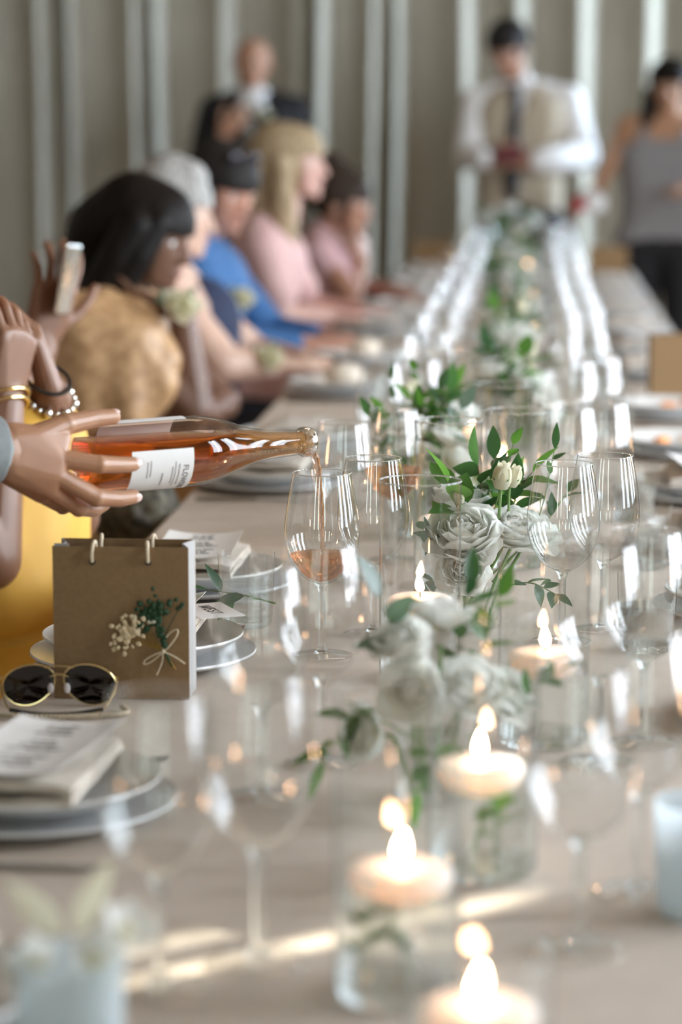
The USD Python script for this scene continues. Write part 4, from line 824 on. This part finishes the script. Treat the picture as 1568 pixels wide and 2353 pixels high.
part(srv, 'shirt', fuse(torso(SX, SY, .98, SX, 1.42, .175, .122, .115) + arm(SHO, EL, CF - dW * .012, (.064, .054, .038)) + arm((SX, SY - .18, 1.40), (SX - .02, SY - .24, 1.13), (SX + .02, SY - .25, .93), (.062, .052, .040)), .018, 8), M_SLEEVE, True)
cA = frame_to(dW)
cf = part(srv, 'cuff', moved(lathe([(.0335, -.045), (.0375, -.046), (.0392, -.040), (.0390, .012), (.0375, .0155), (.0345, .0155), (.0335, .010)], 40, True), CF - dW * .008, np.stack([cA[:, 1], cA[:, 2], cA[:, 0]], 1)), M_SLEEVE, 50)
part(srv, 'trousers', fuse([hull(((SX, SY - .09, .98), .11), ((SX, SY + .09, .98), .11), ((SX, SY, .90), .13))] + sum([limb([((SX, SY + s * .09, .95), .108), ((SX + .01, SY + s * .095, .50), .078), ((SX - .01, SY + s * .1, .10), .062)]) for s in (-1, 1)], []), .03, 6), M_TROUSER, True)
part(srv, 'hair', hair_cap(hc, 25, 8), H_DARK, True); add_face(srv, hc, 25, 8)
for s in (-1, 1): shoe(srv, SX + .02, SY + s * .1, M_SHOE)

# woman in yellow
p = thing('person', 'seated woman in a golden yellow dress, hands clasped, gold bangles on her wrist', 'person')
hx, y, sx, sz = -.98, 3.66, -.86, 1.02; hc = (-.90, 3.66, 1.235)
RH, LH = (-.748, 3.585, 1.000), (-.696, 3.66, 1.000)
part(p, 'body', fuse(xf(head_solids(), hc, 0, 8) + torso(hx, y, .52, sx, sz, .16) + seated_legs(hx, y) + arm((sx, y - .17, sz - .02), (-.760, y - .135, .775), RH, (.050, .045, .029)) + arm((sx, y + .17, sz - .02), (-.69, y + .12, .80), LH, (.050, .044, .028))
              + hand_solids(RH, (.22, .02, 1), (.9, -.5, 0), 1, .95, .1, 1.0) + hand_solids(LH, (-.25, -.1, 1), (1, .2, .1), -1, .8) + [hull(((-.79, y + .05, .92), .085), ((-.80, y + .12, .98), .06))], .009, 16), SK_BROWN, True)
M_YEL = cloth('yellow', (.72, .40, .055), (.78, .45, .075), 8, .6)
dr = torso(hx, y, .52, sx, sz - .035, .155, .125, .115) + [hull(((hx - .02, y - .12, .52), .115), ((hx - .02, y + .12, .52), .115), ((-.60, y - .13, .53), .085), ((-.60, y + .13, .53), .085), ((-.80, y, .60), .10)),
     hull(((-.78, y - .03, .72), .115), ((-.78, y + .08, .74), .125), ((-.76, y + .05, .90), .115)), hull(((-.86, y - .16, .90), .055), ((-.88, y - .16, .72), .06), ((-.86, y - .10, .80), .07)),
     hull(((-.58, y - .13, .53), .085), ((-.58, y + .13, .53), .085), ((-.56, y - .14, .25), .07), ((-.56, y + .14, .25), .07))]
part(p, 'dress', fuse(dr, .02, 8), M_YEL, True)
def ring_on(el, wr, t, r, tilt=(0, 0, 0), n=28):
    """points of a bracelet around a forearm"""
    el, wr = np.asarray(el, float), np.asarray(wr, float); A = frame_to(wr - el + np.asarray(tilt) * np.linalg.norm(wr - el)); c = el + (wr - el) * t
    return [c + r * (math.cos(a) * A[:, 1] + math.sin(a) * A[:, 2]) for a in np.linspace(0, 2 * np.pi, n)]
EA, EB = (-.760, y - .135, .775), (-.69, y + .12, .80)
for t_ in (.93, .985): part(p, 'gold_bangle', tube(ring_on(EA, RH, t_, .0375, (-.45, .15, 0)), .0030, 8, False), M_GOLD)
part(p, 'silver_bracelet', cat([ball(q, .0062 if k % 2 else .004, (1, 1, 1.3), 1) for k, q in enumerate(ring_on(EB, LH, .94, .034, (.3, 0, 0), 17)[:-1])]), M_SILVER, True)
part(p, 'black_cord_bracelet', tube(ring_on(EB, LH, 1.10, .0335, (.45, 0, 0)), .0030, 6, False), M_BLACK)
part(p, 'hair', hair_cap(hc, 0, 8, [hull(((-.10, 0, .02), .06), ((-.12, 0, -.10), .05))]), H_BLACK, True); add_face(p, hc, 0, 8)
for s in (-1, 1): shoe(p, hx + .45, y + s * .1, M_SHOE)
# guest holding a phone
p = thing('person', 'seated guest outside the view whose raised hand holds a phone', 'person')
hx, y, sx, sz = -1.25, 4.55, -1.21, 1.00; hc = (-1.21, 4.55, 1.20); WR = np.array((-.888, 4.59, 1.003))
part(p, 'body', fuse(xf(head_solids(), hc, 0, 0) + torso(hx, y, .52, sx, sz) + seated_legs(hx, y, knee=.46) + arm((sx, y - .17, sz - .02), (-.93, y - .05, .86), WR + (-.004, 0, -.02), (.048, .042, .034)) + arm((sx, y + .17, sz - .02), (-1.08, y + .22, .76), (-.90, y + .14, .72))
              + hand_solids(WR, (.30, .02, 1), (.55, -.85, 0), -1, .55, .25, 1.05) + hand_solids((-.90, y + .14, .72), (1, -.2, -.1), (0, 0, 1), 1, .4), .010, 8), SK_BROWN, True)
part(p, 'dress', fuse(torso(hx, y, .52, sx, sz - .02, .16, .124, .112) + [hull(((hx, y - .1, .52), .11), ((hx, y + .1, .52), .11), ((hx + .48, y - .12, .52), .08), ((hx + .48, y + .12, .52), .08))], .025, 8), cloth('navy', (.012, .016, .035), (.02, .026, .05)), True)
part(p, 'hair', hair_cap(hc, 0, 0, [hull(((-.09, 0, .0), .07), ((-.11, 0, -.16), .06))]), H_BLACK, True); add_face(p, hc, 0, 0)
for s in (-1, 1): shoe(p, hx + .46, y + s * .1, M_SHOE)
t = thing('phone', 'slim phone with a silver edge held up on the guests\' side', 'phone', (-.833, 4.570, 1.108), 0)
R_ = Ry(math.radians(22)) @ Rz(math.radians(80)) @ Rx(math.radians(-12))
part(t, 'case', moved(rbox(.068, .0085, .128, .004), (0, 0, 0), R_), M_SILVER); part(t, 'screen', moved(rbox(.063, .0012, .120, .0005), (0, 0, 0) + R_ @ np.array([0, .0043, 0]), R_), plain('phone_screen', (.02, .02, .025), .1))

# woman in the gold lace cape
p = thing('person', 'dark-haired woman in a gold lace cape, chin on hand, white wrist corsage', 'person')
hx, y, sx, sz = -1.02, 5.62, -.92, .985; hc = (-.852, 5.60, 1.130); WR = np.array((-.756, 5.50, .985))
part(p, 'body', fuse(xf(head_solids(), hc, -14, 12) + torso(hx, y, .52, sx, sz, .155) + seated_legs(hx, y) + arm((sx + .01, y - .16, sz - .03), (-.728, 5.47, .775), WR, (.050, .046, .029)) + arm((sx, y + .16, sz - .03), (-.70, 5.76, .76), (-.735, 5.60, .745))
              + hand_solids(WR, (-1, -.02, .28), (.1, -.35, -1), 1, .30, .1, 1.0) + hand_solids((-.735, 5.60, .745), (-.1, -1, 0), (0, 0, 1), 1, .5), .010, 8), SK_DEEP, True)
M_LACE = mat('gold_lace', {'g': ('texture_coordinate', {}), 'v': ('voronoi_texture', {'scale': 260.0}), 'n': ('noise_texture', {'scale': 45.0, 'detail': 4.0}), 'r': ('rgb_ramp', {'ramp': [(0.35, (.35, .195, .09)), (0.65, (.58, .36, .185))]}),
                           's': ('rgb_ramp', {'ramp': [(0.0, (1, 1, 1)), (0.10, (1, 1, 1)), (0.14, (0, 0, 0)), (1, (0, 0, 0))]}), 'p': ('principled_bsdf', {'roughness': 0.45}), 'b': ('bump', {'strength': 0.6, 'distance': 0.001})},
             [('g.object', 'v.vector'), ('g.object', 'n.vector'), ('n.fac', 'r.fac'), ('r.color', 'p.base_color'), ('v.distance', 's.fac'), ('s.color', 'p.metallic'), ('n.fac', 'b.height'), ('b.normal', 'p.normal')], 'p.BSDF')
cape = torso(hx, y, .52, sx, sz + .012, .16, .135, .13) + [hull(((-.96, 5.44, .96), .075), ((-.85, 5.45, .93), .070), ((-1.02, 5.45, .80), .075), ((-.86, 5.42, .76), .055), ((-.80, 5.43, .84), .045)), hull(((-.86, 5.47, .96), .06), ((-.80, 5.45, .88), .052), ((-.92, 5.50, .98), .06)),
        hull(((-1.0, 5.52, .95), .07), ((-1.06, 5.6, .85), .09), ((-1.04, 5.5, .70), .09), ((-.90, 5.46, .70), .05)), hull(((-.90, 5.80, .96), .06), ((-.84, 5.80, .78), .06), ((-1.0, 5.8, .8), .06))]
cm_ = fuse(cape, .016, 6)
nv = cm_.vertex_normals; ph = np.sin((cm_.vertices[:, 0] * 60 + cm_.vertices[:, 1] * 25)) * np.clip((.97 - cm_.vertices[:, 2]) * 6, 0, 1)
cm_.vertices = cm_.vertices + nv * (.006 * ph[:, None])
part(p, 'lace_cape', cm_, M_LACE, True)
part(p, 'skirt', fuse([hull(((hx, y - .13, .52), .11), ((hx, y + .13, .52), .11), ((hx + .46, y - .15, .54), .085), ((hx + .46, y + .13, .54), .085)), hull(((hx + .46, y - .15, .54), .085), ((hx + .46, y + .13, .54), .085), ((hx + .42, y - .17, .15), .08), ((hx + .42, y + .15, .15), .08)), hull(((hx + .02, y - .16, .50), .09), ((hx + .40, y - .20, .52), .07), ((hx + .2, y - .22, .2), .08))], .03, 6), cloth('tan', (.36, .20, .085), (.46, .27, .12), 25), True)
part(p, 'hair', hair_cap(hc, -14, 12, [hull(((-.03, 0, .045), .105), ((-.085, 0, .0), .095), ((-.10, .02, -.10), .085)), hull(((-.10, .0, -.06), .09), ((-.085, -.055, -.13), .058), ((-.11, .04, -.15), .07)), hull(((.010, -.085, .04), .045), ((-.01, -.100, -.03), .045), ((-.04, -.095, -.13), .050)), hull(((.050, -.066, .055), .032), ((.030, -.092, -.02), .036), ((.005, -.10, -.09), .034)), hull(((.01, .080, .03), .040), ((-.04, .09, -.12), .045))], .106, .052), H_BLACK, True)
add_face(p, hc, -14, 12)
part(p, 'hair_clip', moved(ball((-.135, -.055, .02), .013, (.5, .5, 1.8)), hc, Rz(-.24)), M_GOLD, True)
def corsage(p, c, R, seed):
    f = part(p, 'corsage', ball(c, R * .45), M_PETAL_C, True); r = random.Random(seed)
    for k in range(16):
        u = k / 15; a = k * 2.399; A = frame_to((.35, -.85, .3), (0, 0, 1)); R3 = np.stack([A[:, 1], A[:, 2], A[:, 0]], 1)
        part(f, 'petal', moved(moved(petal_mesh(R * (1.05 - .4 * u), R * 1.0, .6), (R * .08, 0, -.1 * R + .2 * R * u), Ry(-math.radians(8 + 62 * u))), c, R3 @ Rz(a)), M_PETAL_C, True)
    for k in range(3):
        d = np.array((r.uniform(-1, 1), r.uniform(-.4, .2), r.uniform(.2, 1))) * (1 if k < 3 else -1)
        part(f, 'leaf', moved(leaf_mesh(R * 1.3, R * .55), np.asarray(c), frame_to(d, (0, -1, .2))), M_LEAF_GREY, True)
corsage(p, (-.752, 5.43, .998), .046, 3)
for s in (-1, 1): shoe(p, hx + .45, y + s * .1, M_SHOE)
# grey-haired guest
p = thing('person', 'seated grey-haired fair guest in a navy dress, bare forearm on the table, pale corsage', 'person')
hx, y, sx, sz = -1.00, 6.42, -.915, 1.00; hc = (-.900, 6.42, 1.155); WR = np.array((-.628, 6.28, .800))
part(p, 'body', fuse(xf(head_solids(), hc, -8, 6, 0, .95) + torso(hx, y, .52, sx, sz, .16) + seated_legs(hx, y) + arm((sx + .02, y - .17, sz - .025), (-.752, 6.22, .805), WR, (.054, .050, .032)) + arm((sx, y + .17, sz - .03), (-.72, 6.64, .80), (-.58, 6.50, .79))
              + hand_solids(WR, (1, .25, -.05), (0, 0, 1), 1, .35) + hand_solids((-.58, 6.50, .79), (.6, -1, 0), (0, 0, 1), -1, .4), .010, 8), SK_FAIR, True)
part(p, 'dress', fuse(torso(hx, y, .52, sx, sz - .045, .12, .128, .122) + [hull(((hx, y - .1, .52), .115), ((hx, y + .1, .52), .115), ((hx + .44, y - .12, .53), .085), ((hx + .44, y + .12, .53), .085)), hull(((-.86, y - .05, .72), .115), ((-.86, y + .05, .72), .115), ((-.84, y, .90), .11))], .025, 8), cloth('deep_navy', (.010, .016, .045), (.016, .026, .07)), True)
part(p, 'hair', hair_cap(hc, -8, 6, [hull(((-.03, 0, .06), .10), ((-.06, 0, .03), .088)), hull(((.03, 0, .10), .055), ((-.02, 0, .11), .06)), SP((-.125, .0, .075), .036)], .096, .050, .95), H_GREY, True); add_face(p, hc, -8, 6, .95)
corsage(p, (-.648, 6.24, .815), .040, 5)
for s in (-1, 1): shoe(p, hx + .45, y + s * .1, M_SHOE)
# guest in blue shirt
p = thing('person', 'ruddy-faced man in a blue jacket looking down, sunglasses on his dark hair', 'person')
hx, y, sx, sz = -1.01, 7.15, -.935, 1.03; hc = (-.865, 7.12, 1.200)
part(p, 'body', fuse(xf(head_solids(), hc, -38, 20) + torso(hx, y, .52, sx, sz) + seated_legs(hx, y) + arm((sx + .01, y - .18, sz - .02), (-.82, 6.95, .79), (-.62, 7.02, .785)) + arm((sx, y + .18, sz - .02), (-.75, 7.36, .79), (-.58, 7.22, .785))
              + hand_solids((-.62, 7.02, .785), (1, .4, 0), (0, 0, 1), 1, .4) + hand_solids((-.58, 7.22, .785), (.8, -.6, 0), (0, 0, 1), -1, .4), .012, 8), SK_RUDDY, True)
M_BLUE = cloth('blue', (.030, .105, .26), (.040, .13, .31), 30)
part(p, 'jacket', fuse(torso(hx, y, .52, sx, sz + .005, .175, .130, .125) + arm((sx + .01, y - .18, sz - .02), (-.82, 6.95, .79), (-.66, 7.005, .787), (.066, .058, .040)) + arm((sx, y + .18, sz - .02), (-.75, 7.36, .79), (-.62, 7.25, .787), (.066, .056, .040)) + [hull(((-.92, y - .06, 1.02), .045), ((-.92, y + .06, 1.02), .045), ((-.86, y, 1.0), .04))], .018, 8), M_BLUE, True)
part(p, 'trousers', fuse([hull(((hx, y - .1, .52), .11), ((hx, y + .1, .52), .11))] + sum([limb([((hx, y + s * .085, .52), .10), ((hx + .44, y + s * .10, .53), .076), ((hx + .41, y + s * .1, .10), .06)]) for s in (-1, 1)], []), .03, 6), M_TROUSER, True)
part(p, 'hair', hair_cap(hc, -38, 20, [], .101, .050), H_SHORT, True); add_face(p, hc, -38, 20)
R_ = Rz(math.radians(-38)) @ Ry(math.radians(20))
for s in (-1, 1): part(p, 'raised_sunglasses', moved(ball((.055, s * .035, .118), .026, (.35, 1.1, .75)), hc, R_), plain('dark_lens_%d' % (s + 1), (.015, .012, .02), .08), True)
corsage(p, (-.800, 6.985, .910), .040, 7)
for s in (-1, 1): shoe(p, hx + .45, y + s * .1, M_SHOE)
# long-haired woman in pink
p = thing('person', 'seated woman in pink with long fair hair, face in profile toward the table', 'person')
hx, y, sx, sz = -.97, 8.12, -.855, 1.045; hc = (-.765, 8.12, 1.250)
part(p, 'body', fuse(xf(head_solids(), hc, -4, -2) + torso(hx, y, .52, sx, sz, .165) + seated_legs(hx, y) + arm((sx + .02, y - .175, sz - .03), (-.775, 7.93, .80), (-.63, 8.02, .79), (.050, .042, .029)) + arm((sx, y + .17, sz - .02), (-.72, 8.34, .80), (-.55, 8.22, .79))
              + hand_solids((-.63, 8.02, .79), (1, .3, 0), (0, 0, 1), 1, .4) + hand_solids((-.55, 8.22, .79), (.8, -.6, 0), (0, 0, 1), -1, .4), .012, 8), skin('rosy', (.55, .33, .27)), True)
M_PINK = cloth('pink', (.58, .36, .345), (.64, .42, .40), 20)
part(p, 'dress', fuse(torso(hx, y, .52, sx, sz + .005, .17, .130, .122) + arm((sx + .02, y - .175, sz - .03), (-.80, 7.94, .90), (-.785, 7.935, .86), (.068, .060, .058)) + arm((sx, y + .175, sz - .02), (-.77, 8.30, .90), (-.75, 8.31, .86), (.066, .058, .056)) + [hull(((hx, y - .1, .52), .115), ((hx, y + .1, .52), .115), ((hx + .42, y - .12, .53), .085), ((hx + .42, y + .12, .53), .085))], .02, 8), M_PINK, True)
part(p, 'hair', hair_cap(hc, -4, -2, [hull(((-.04, 0, .05), .10), ((-.08, 0, -.02), .085), ((-.075, 0, -.16), .072)), hull(((-.075, -.02, -.14), .066), ((-.05, -.075, -.22), .050), ((-.02, -.085, -.33), .035)), hull(((-.015, -.085, .02), .035), ((-.02, -.088, -.15), .035), ((.0, -.09, -.28), .030))], .105, .048), H_BLOND, True); add_face(p, hc, -4, -2)
for s in (-1, 1): shoe(p, hx + .43, y + s * .1, M_SHOE)
# guest with a hand at the chin
p = thing('person', 'dark-haired guest in a pink wrap, hand at the chin, farthest seated guest', 'person')
hx, y, sx, sz = -.90, 9.25, -.76, .955; hc = (-.690, 9.24, 1.095); WR = np.array((-.612, 9.14, .90))
part(p, 'body', fuse(xf(head_solids(), hc, -12, 8) + torso(hx, y, .52, sx, sz, .16) + seated_legs(hx, y, knee=.40) + arm((sx + .01, y - .17, sz - .02), (-.64, 9.02, .79), WR, (.050, .042, .029)) + arm((sx, y + .17, sz - .02), (-.62, 9.45, .79), (-.50, 9.30, .785))
              + hand_solids(WR, (-.05, .25, 1), (.8, -.4, 0), 1, .5) + hand_solids((-.50, 9.30, .785), (.6, -.8, 0), (0, 0, 1), -1, .4), .012, 8), skin('warm_brown', (.34, .17, .11)), True)
part(p, 'wrap', fuse(torso(hx, y, .52, sx, sz + .008, .165, .128, .12) + arm((sx + .01, y - .17, sz - .02), (-.67, 9.06, .83), (-.66, 9.05, .82), (.064, .056, .054)) + [hull(((hx, y - .1, .52), .11), ((hx, y + .1, .52), .11), ((hx + .40, y - .12, .53), .08), ((hx + .40, y + .12, .53), .08))], .02, 8), cloth('dusty_pink', (.50, .30, .31), (.58, .37, .38), 20), True)
part(p, 'hair', hair_cap(hc, -12, 8, [hull(((-.03, 0, .07), .095), ((-.07, 0, .06), .085)), SP((-.06, 0, .135), .055)], .102, .050), H_DARK, True); add_face(p, hc, -12, 8)
for s in (-1, 1): shoe(p, hx + .42, y + s * .1, M_SHOE)

def standing_legs(x, y, hz=.95, sep=.10): return sum([limb([((x + s * .09, y, hz), .095), ((x + s * sep, y - .01, .50), .062), ((x + s * sep, y + .01, .09), .042), ((x + s * (sep + .01), y - .12, .04), .032)]) for s in (-1, 1)], [])
def torso_f(x, y, hz, sz, sh=.18, chest=.115, waist=.105, hx=None):
    hx = x if hx is None else hx
    q = lambda f: (hx + (x - hx) * f)
    return [hull(((hx - .09, y, hz), .10), ((hx + .09, y, hz), .10), ((q(.4) - .07, y, hz + (sz - hz) * .4), waist), ((q(.4) + .07, y, hz + (sz - hz) * .4), waist)), hull(((q(.4) - .07, y, hz + (sz - hz) * .4), waist), ((q(.4) + .07, y, hz + (sz - hz) * .4), waist), ((x - .09, y - .01, sz - .11), chest), ((x + .09, y - .01, sz - .11), chest)),
            hull(((x - .09, y - .01, sz - .11), chest), ((x + .09, y - .01, sz - .11), chest), ((x - sh, y, sz - .01), .052), ((x + sh, y, sz - .01), .052), ((x, y, sz + .03), .058))]
# bald man in the black suit
p = thing('person', 'standing bald man in a black suit with a pale boutonniere, in front of the curtain', 'person')
X, Y = -1.335, 12.3; hc = (-1.340, 12.27, 1.665); RW, LW = (-1.46, 12.10, 1.34), (-1.24, 12.06, 1.22)
part(p, 'body', fuse(xf(head_solids(), hc, -78, 10, 0, 1.02) + torso_f(X, Y, .98, 1.48) + standing_legs(X, Y) + arm((X - .19, Y, 1.455), (X - .235, Y - .06, 1.26), RW) + arm((X + .19, Y, 1.455), (X + .24, Y - .04, 1.22), LW) + hand_solids(RW, (.5, -.2, .5), (0, -1, 0), 1, .6) + hand_solids(LW, (-1, -.2, .1), (0, -.6, 1), 1, .6), .014, 8), skin('bald_man', (.46, .25, .16)), True)
M_SUIT = cloth('black_suit', (.006, .006, .008), (.010, .010, .013), 60)
part(p, 'suit_jacket', fuse(torso_f(X, Y, .90, 1.485, .20, .128, .125) + arm((X - .20, Y, 1.455), (X - .245, Y - .06, 1.26), np.array(RW) - (.03, -.02, .015), (.068, .060, .046)) + arm((X + .20, Y, 1.455), (X + .25, Y - .04, 1.22), np.array(LW) + (.035, 0, 0), (.068, .060, .046)), .02, 8), M_SUIT, True)
part(p, 'shirt_front', fuse([hull(((X, Y - .125, 1.30), .022), ((X - .05, Y - .095, 1.47), .02), ((X + .05, Y - .095, 1.47), .02), ((X, Y - .06, 1.53), .035)), hull(((X - .03, Y - .03, 1.53), .045), ((X + .03, Y - .03, 1.53), .045))], .02, 4), cloth('white_shirt', (.74, .74, .74), (.80, .80, .80)), True)
part(p, 'grey_tie', fuse([hull(((X - .005, Y - .142, 1.47), .018), ((X - .01, Y - .158, 1.30), .024), ((X - .02, Y - .15, 1.12), .028))], .02, 3), cloth('grey_brown', (.14, .125, .10), (.19, .17, .14)), True)
part(p, 'trousers', fuse([hull(((X - .09, Y, .95), .115), ((X + .09, Y, .95), .115))] + sum([limb([((X + s * .09, Y, .95), .108), ((X + s * .1, Y - .01, .5), .08), ((X + s * .1, Y, .1), .065)]) for s in (-1, 1)], []), .03, 6), M_SUIT, True)
corsage(p, (X + .062, Y - .145, 1.43), .036, 9); add_face(p, hc, -78, 10, 1.02)
for s in (-1, 1): shoe(p, X + s * .1, Y - .02, M_SHOE, -90)
# waiter at the end of the table
p = thing('person', 'standing young waiter in a beige vest and white sleeves with a dark tie, looking down', 'person')
X, Y = -.06, 11.98; hc = (-.128, 11.88, 1.725); RW, LW = (-.20, 11.72, 1.235), (-.03, 11.70, 1.225)
part(p, 'body', fuse(xf(head_solids(), hc, -112, 24) + torso_f(X, Y, .98, 1.52, .19, hx=-.06) + standing_legs(-.06, Y) + arm((X - .205, Y - .01, 1.49), (X - .24, Y - .08, 1.24), RW) + arm((X + .205, Y, 1.50), (X + .275, Y - .03, 1.25), LW) + hand_solids(RW, (1, -.1, .05), (0, -1, .3), 1, .7) + hand_solids(LW, (-1, -.1, .05), (0, -1, .3), -1, .7), .014, 8), skin('waiter', (.38, .20, .13)), True)
M_WSHIRT = cloth('waiter_shirt', (.78, .78, .78), (.84, .84, .84), 40)
part(p, 'white_shirt', fuse(torso_f(X, Y, .98, 1.525, .20, .120, .112) + arm((X - .21, Y - .01, 1.49), (X - .245, Y - .08, 1.24), np.array(RW) - (.03, 0, 0), (.070, .064, .048)) + arm((X + .21, Y, 1.50), (X + .285, Y - .03, 1.25), np.array(LW) + (.05, .01, 0), (.074, .070, .052)) + [hull(((X - .04, Y - .02, 1.585), .048), ((X, Y - .02, 1.585), .048))], .018, 8), M_WSHIRT, True)
vest = m3.Manifold.batch_boolean(torso_f(X, Y, .98, 1.53, .13, .136, .128), m3.OpType.Add) - hull(((X - .01, Y - .20, 1.60), .05), ((X - .01, Y - .17, 1.40), .008), ((X - .01, Y - .02, 1.66), .08))
vm_ = to_tm(vest.refine_to_length(.018)); trimesh.smoothing.filter_taubin(vm_, iterations=6)
part(p, 'beige_vest', vm_, cloth('beige_vest', (.42, .36, .27), (.50, .43, .33), 30), True)
part(p, 'dark_tie', fuse([hull(((X - .03, Y - .105, 1.555), .020), ((X - .035, Y - .160, 1.40), .024), ((X - .04, Y - .165, 1.12), .030), ((X - .04, Y - .15, 1.06), .02))], .02, 3), cloth('ink_blue_tie', (.010, .012, .022), (.016, .018, .03)), True)
part(p, 'trousers', fuse([hull(((-.06 - .09, Y, .95), .115), ((-.06 + .09, Y, .95), .115), ((-.06, Y, 1.02), .11))] + sum([limb([((-.06 + s * .09, Y, .95), .108), ((-.06 + s * .1, Y - .01, .5), .08), ((-.06 + s * .1, Y, .1), .065)]) for s in (-1, 1)], []), .03, 6), M_TROUSER, True)
part(p, 'hair', hair_cap(hc, -112, 24, [], .100, .045), H_SHORT, True); add_face(p, hc, -112, 24)
for s in (-1, 1): shoe(p, -.06 + s * .1, Y - .02, M_SHOE, -90)
t = thing('serving_book', 'small dark red folder held in the waiter\'s hands', 'folder', (-.115, 11.655, 1.255), 0)
part(t, 'cover', moved(rbox(.13, .018, .07, .004), (0, 0, 0), Rx(-.4)), cloth('maroon', (.10, .018, .025), (.15, .03, .04))); part(t, 'pages', moved(rbox(.122, .010, .064, .002), (.003, .001, .003), Rx(-.4)), M_PAPER)
# woman in the grey top
p = thing('person', 'standing woman in a grey sleeveless top with a dark braid', 'person')
X, Y = .575, 11.75; hc = (.600, 11.70, 1.545); RW, LW = (.275, 11.62, 1.095), (.70, 11.55, 1.10)
part(p, 'body', fuse(xf(head_solids(), hc, -96, 6, 0, .97) + torso_f(X, Y, .92, 1.385, .165, .105, .095) + standing_legs(X, Y, .90, .09) + arm((X - .165, Y, 1.36), (.335, Y - .04, 1.20), RW, (.046, .038, .027)) + arm((X + .165, Y, 1.36), (X + .22, Y - .06, 1.12), LW, (.046, .038, .027)) + hand_solids(RW, (-.7, -.3, -.45), (-.3, -.4, .9), 1, .7) + hand_solids(LW, (-.4, -1, .2), (0, 0, 1), -1, .5), .014, 8), skin('braided_woman', (.42, .23, .135)), True)
part(p, 'grey_top', fuse(torso_f(X, Y, .86, 1.36, .105, .118, .112) + [bone((X - .092, Y - .085, 1.33), .030, (X - .105, Y, 1.425), .016), bone((X + .092, Y - .085, 1.33), .030, (X + .105, Y, 1.425), .016), hull(((X - .10, Y, .88), .115), ((X + .10, Y, .88), .115)), hull(((X - .10, Y - .01, 1.37), .045), ((X - .1, Y, 1.30), .07)), hull(((X + .10, Y - .01, 1.37), .045), ((X + .1, Y, 1.30), .07))], .02, 8), cloth('grey_top', (.20, .19, .195), (.26, .25, .255), 40), True)
part(p, 'black_trousers', fuse([hull(((X - .09, Y, .86), .118), ((X + .09, Y, .86), .118))] + sum([limb([((X + s * .09, Y, .88), .112), ((X + s * .09, Y - .01, .48), .075), ((X + s * .09, Y, .1), .055)]) for s in (-1, 1)], []), .03, 6), M_SUIT, True)
part(p, 'hair', hair_cap(hc, -96, 6, [hull(((-.04, 0, .05), .095), ((-.06, -.03, -.06), .075)), hull(((.0, -.085, -.02), .035), ((.02, -.10, -.16), .034)), hull(((.02, -.10, -.16), .034), ((.05, -.085, -.30), .026)), hull(((.05, -.085, -.30), .026), ((.06, -.08, -.40), .016))], .102, .048), H_BLACK, True); add_face(p, hc, -96, 6, .97)
for s in (-1, 1): shoe(p, X + s * .1, Y - .02, M_SHOE, -90)
t = thing('cloth_bundle', 'white cloth with a red stripe held low by the woman in grey', 'cloth', (.222, 11.55, 1.04), 0)
b = trimesh.creation.icosphere(3, 1.0); b.vertices *= (.055, .04, .055); b.vertices *= (1 + .35 * (meshkit.noise(b.vertices * 40 + 5)[:, None] - .5))
part(t, 'white_fold', moved(b, (.045, 0, 0)), M_WSHIRT, True); part(t, 'red_fold', moved(b * 1 if False else b.copy().apply_scale(.62), (-.022, -.012, -.008)), cloth('red', (.42, .02, .04), (.52, .04, .06)), True)
# dark patterned scarf over the corner of the table
M_SCARF = varied('scarf', (.012, .012, .010), (.14, .125, .09), 28, .8, .002)
b = trimesh.creation.icosphere(4, 1.0); b.vertices *= (.075, .10, .075); b.vertices *= (1 + .45 * (meshkit.fbm(b.vertices * 26 + 3, 3)[:, None] - .5)); b.vertices[:, 2] = np.maximum(b.vertices[:, 2], -.07)
solo('scarf', moved(b, (-.665, 4.24, .735), Rz(.3)), M_SCARF, 'dark olive patterned scarf bunched beside the table edge behind the paper bag', 'scarf')
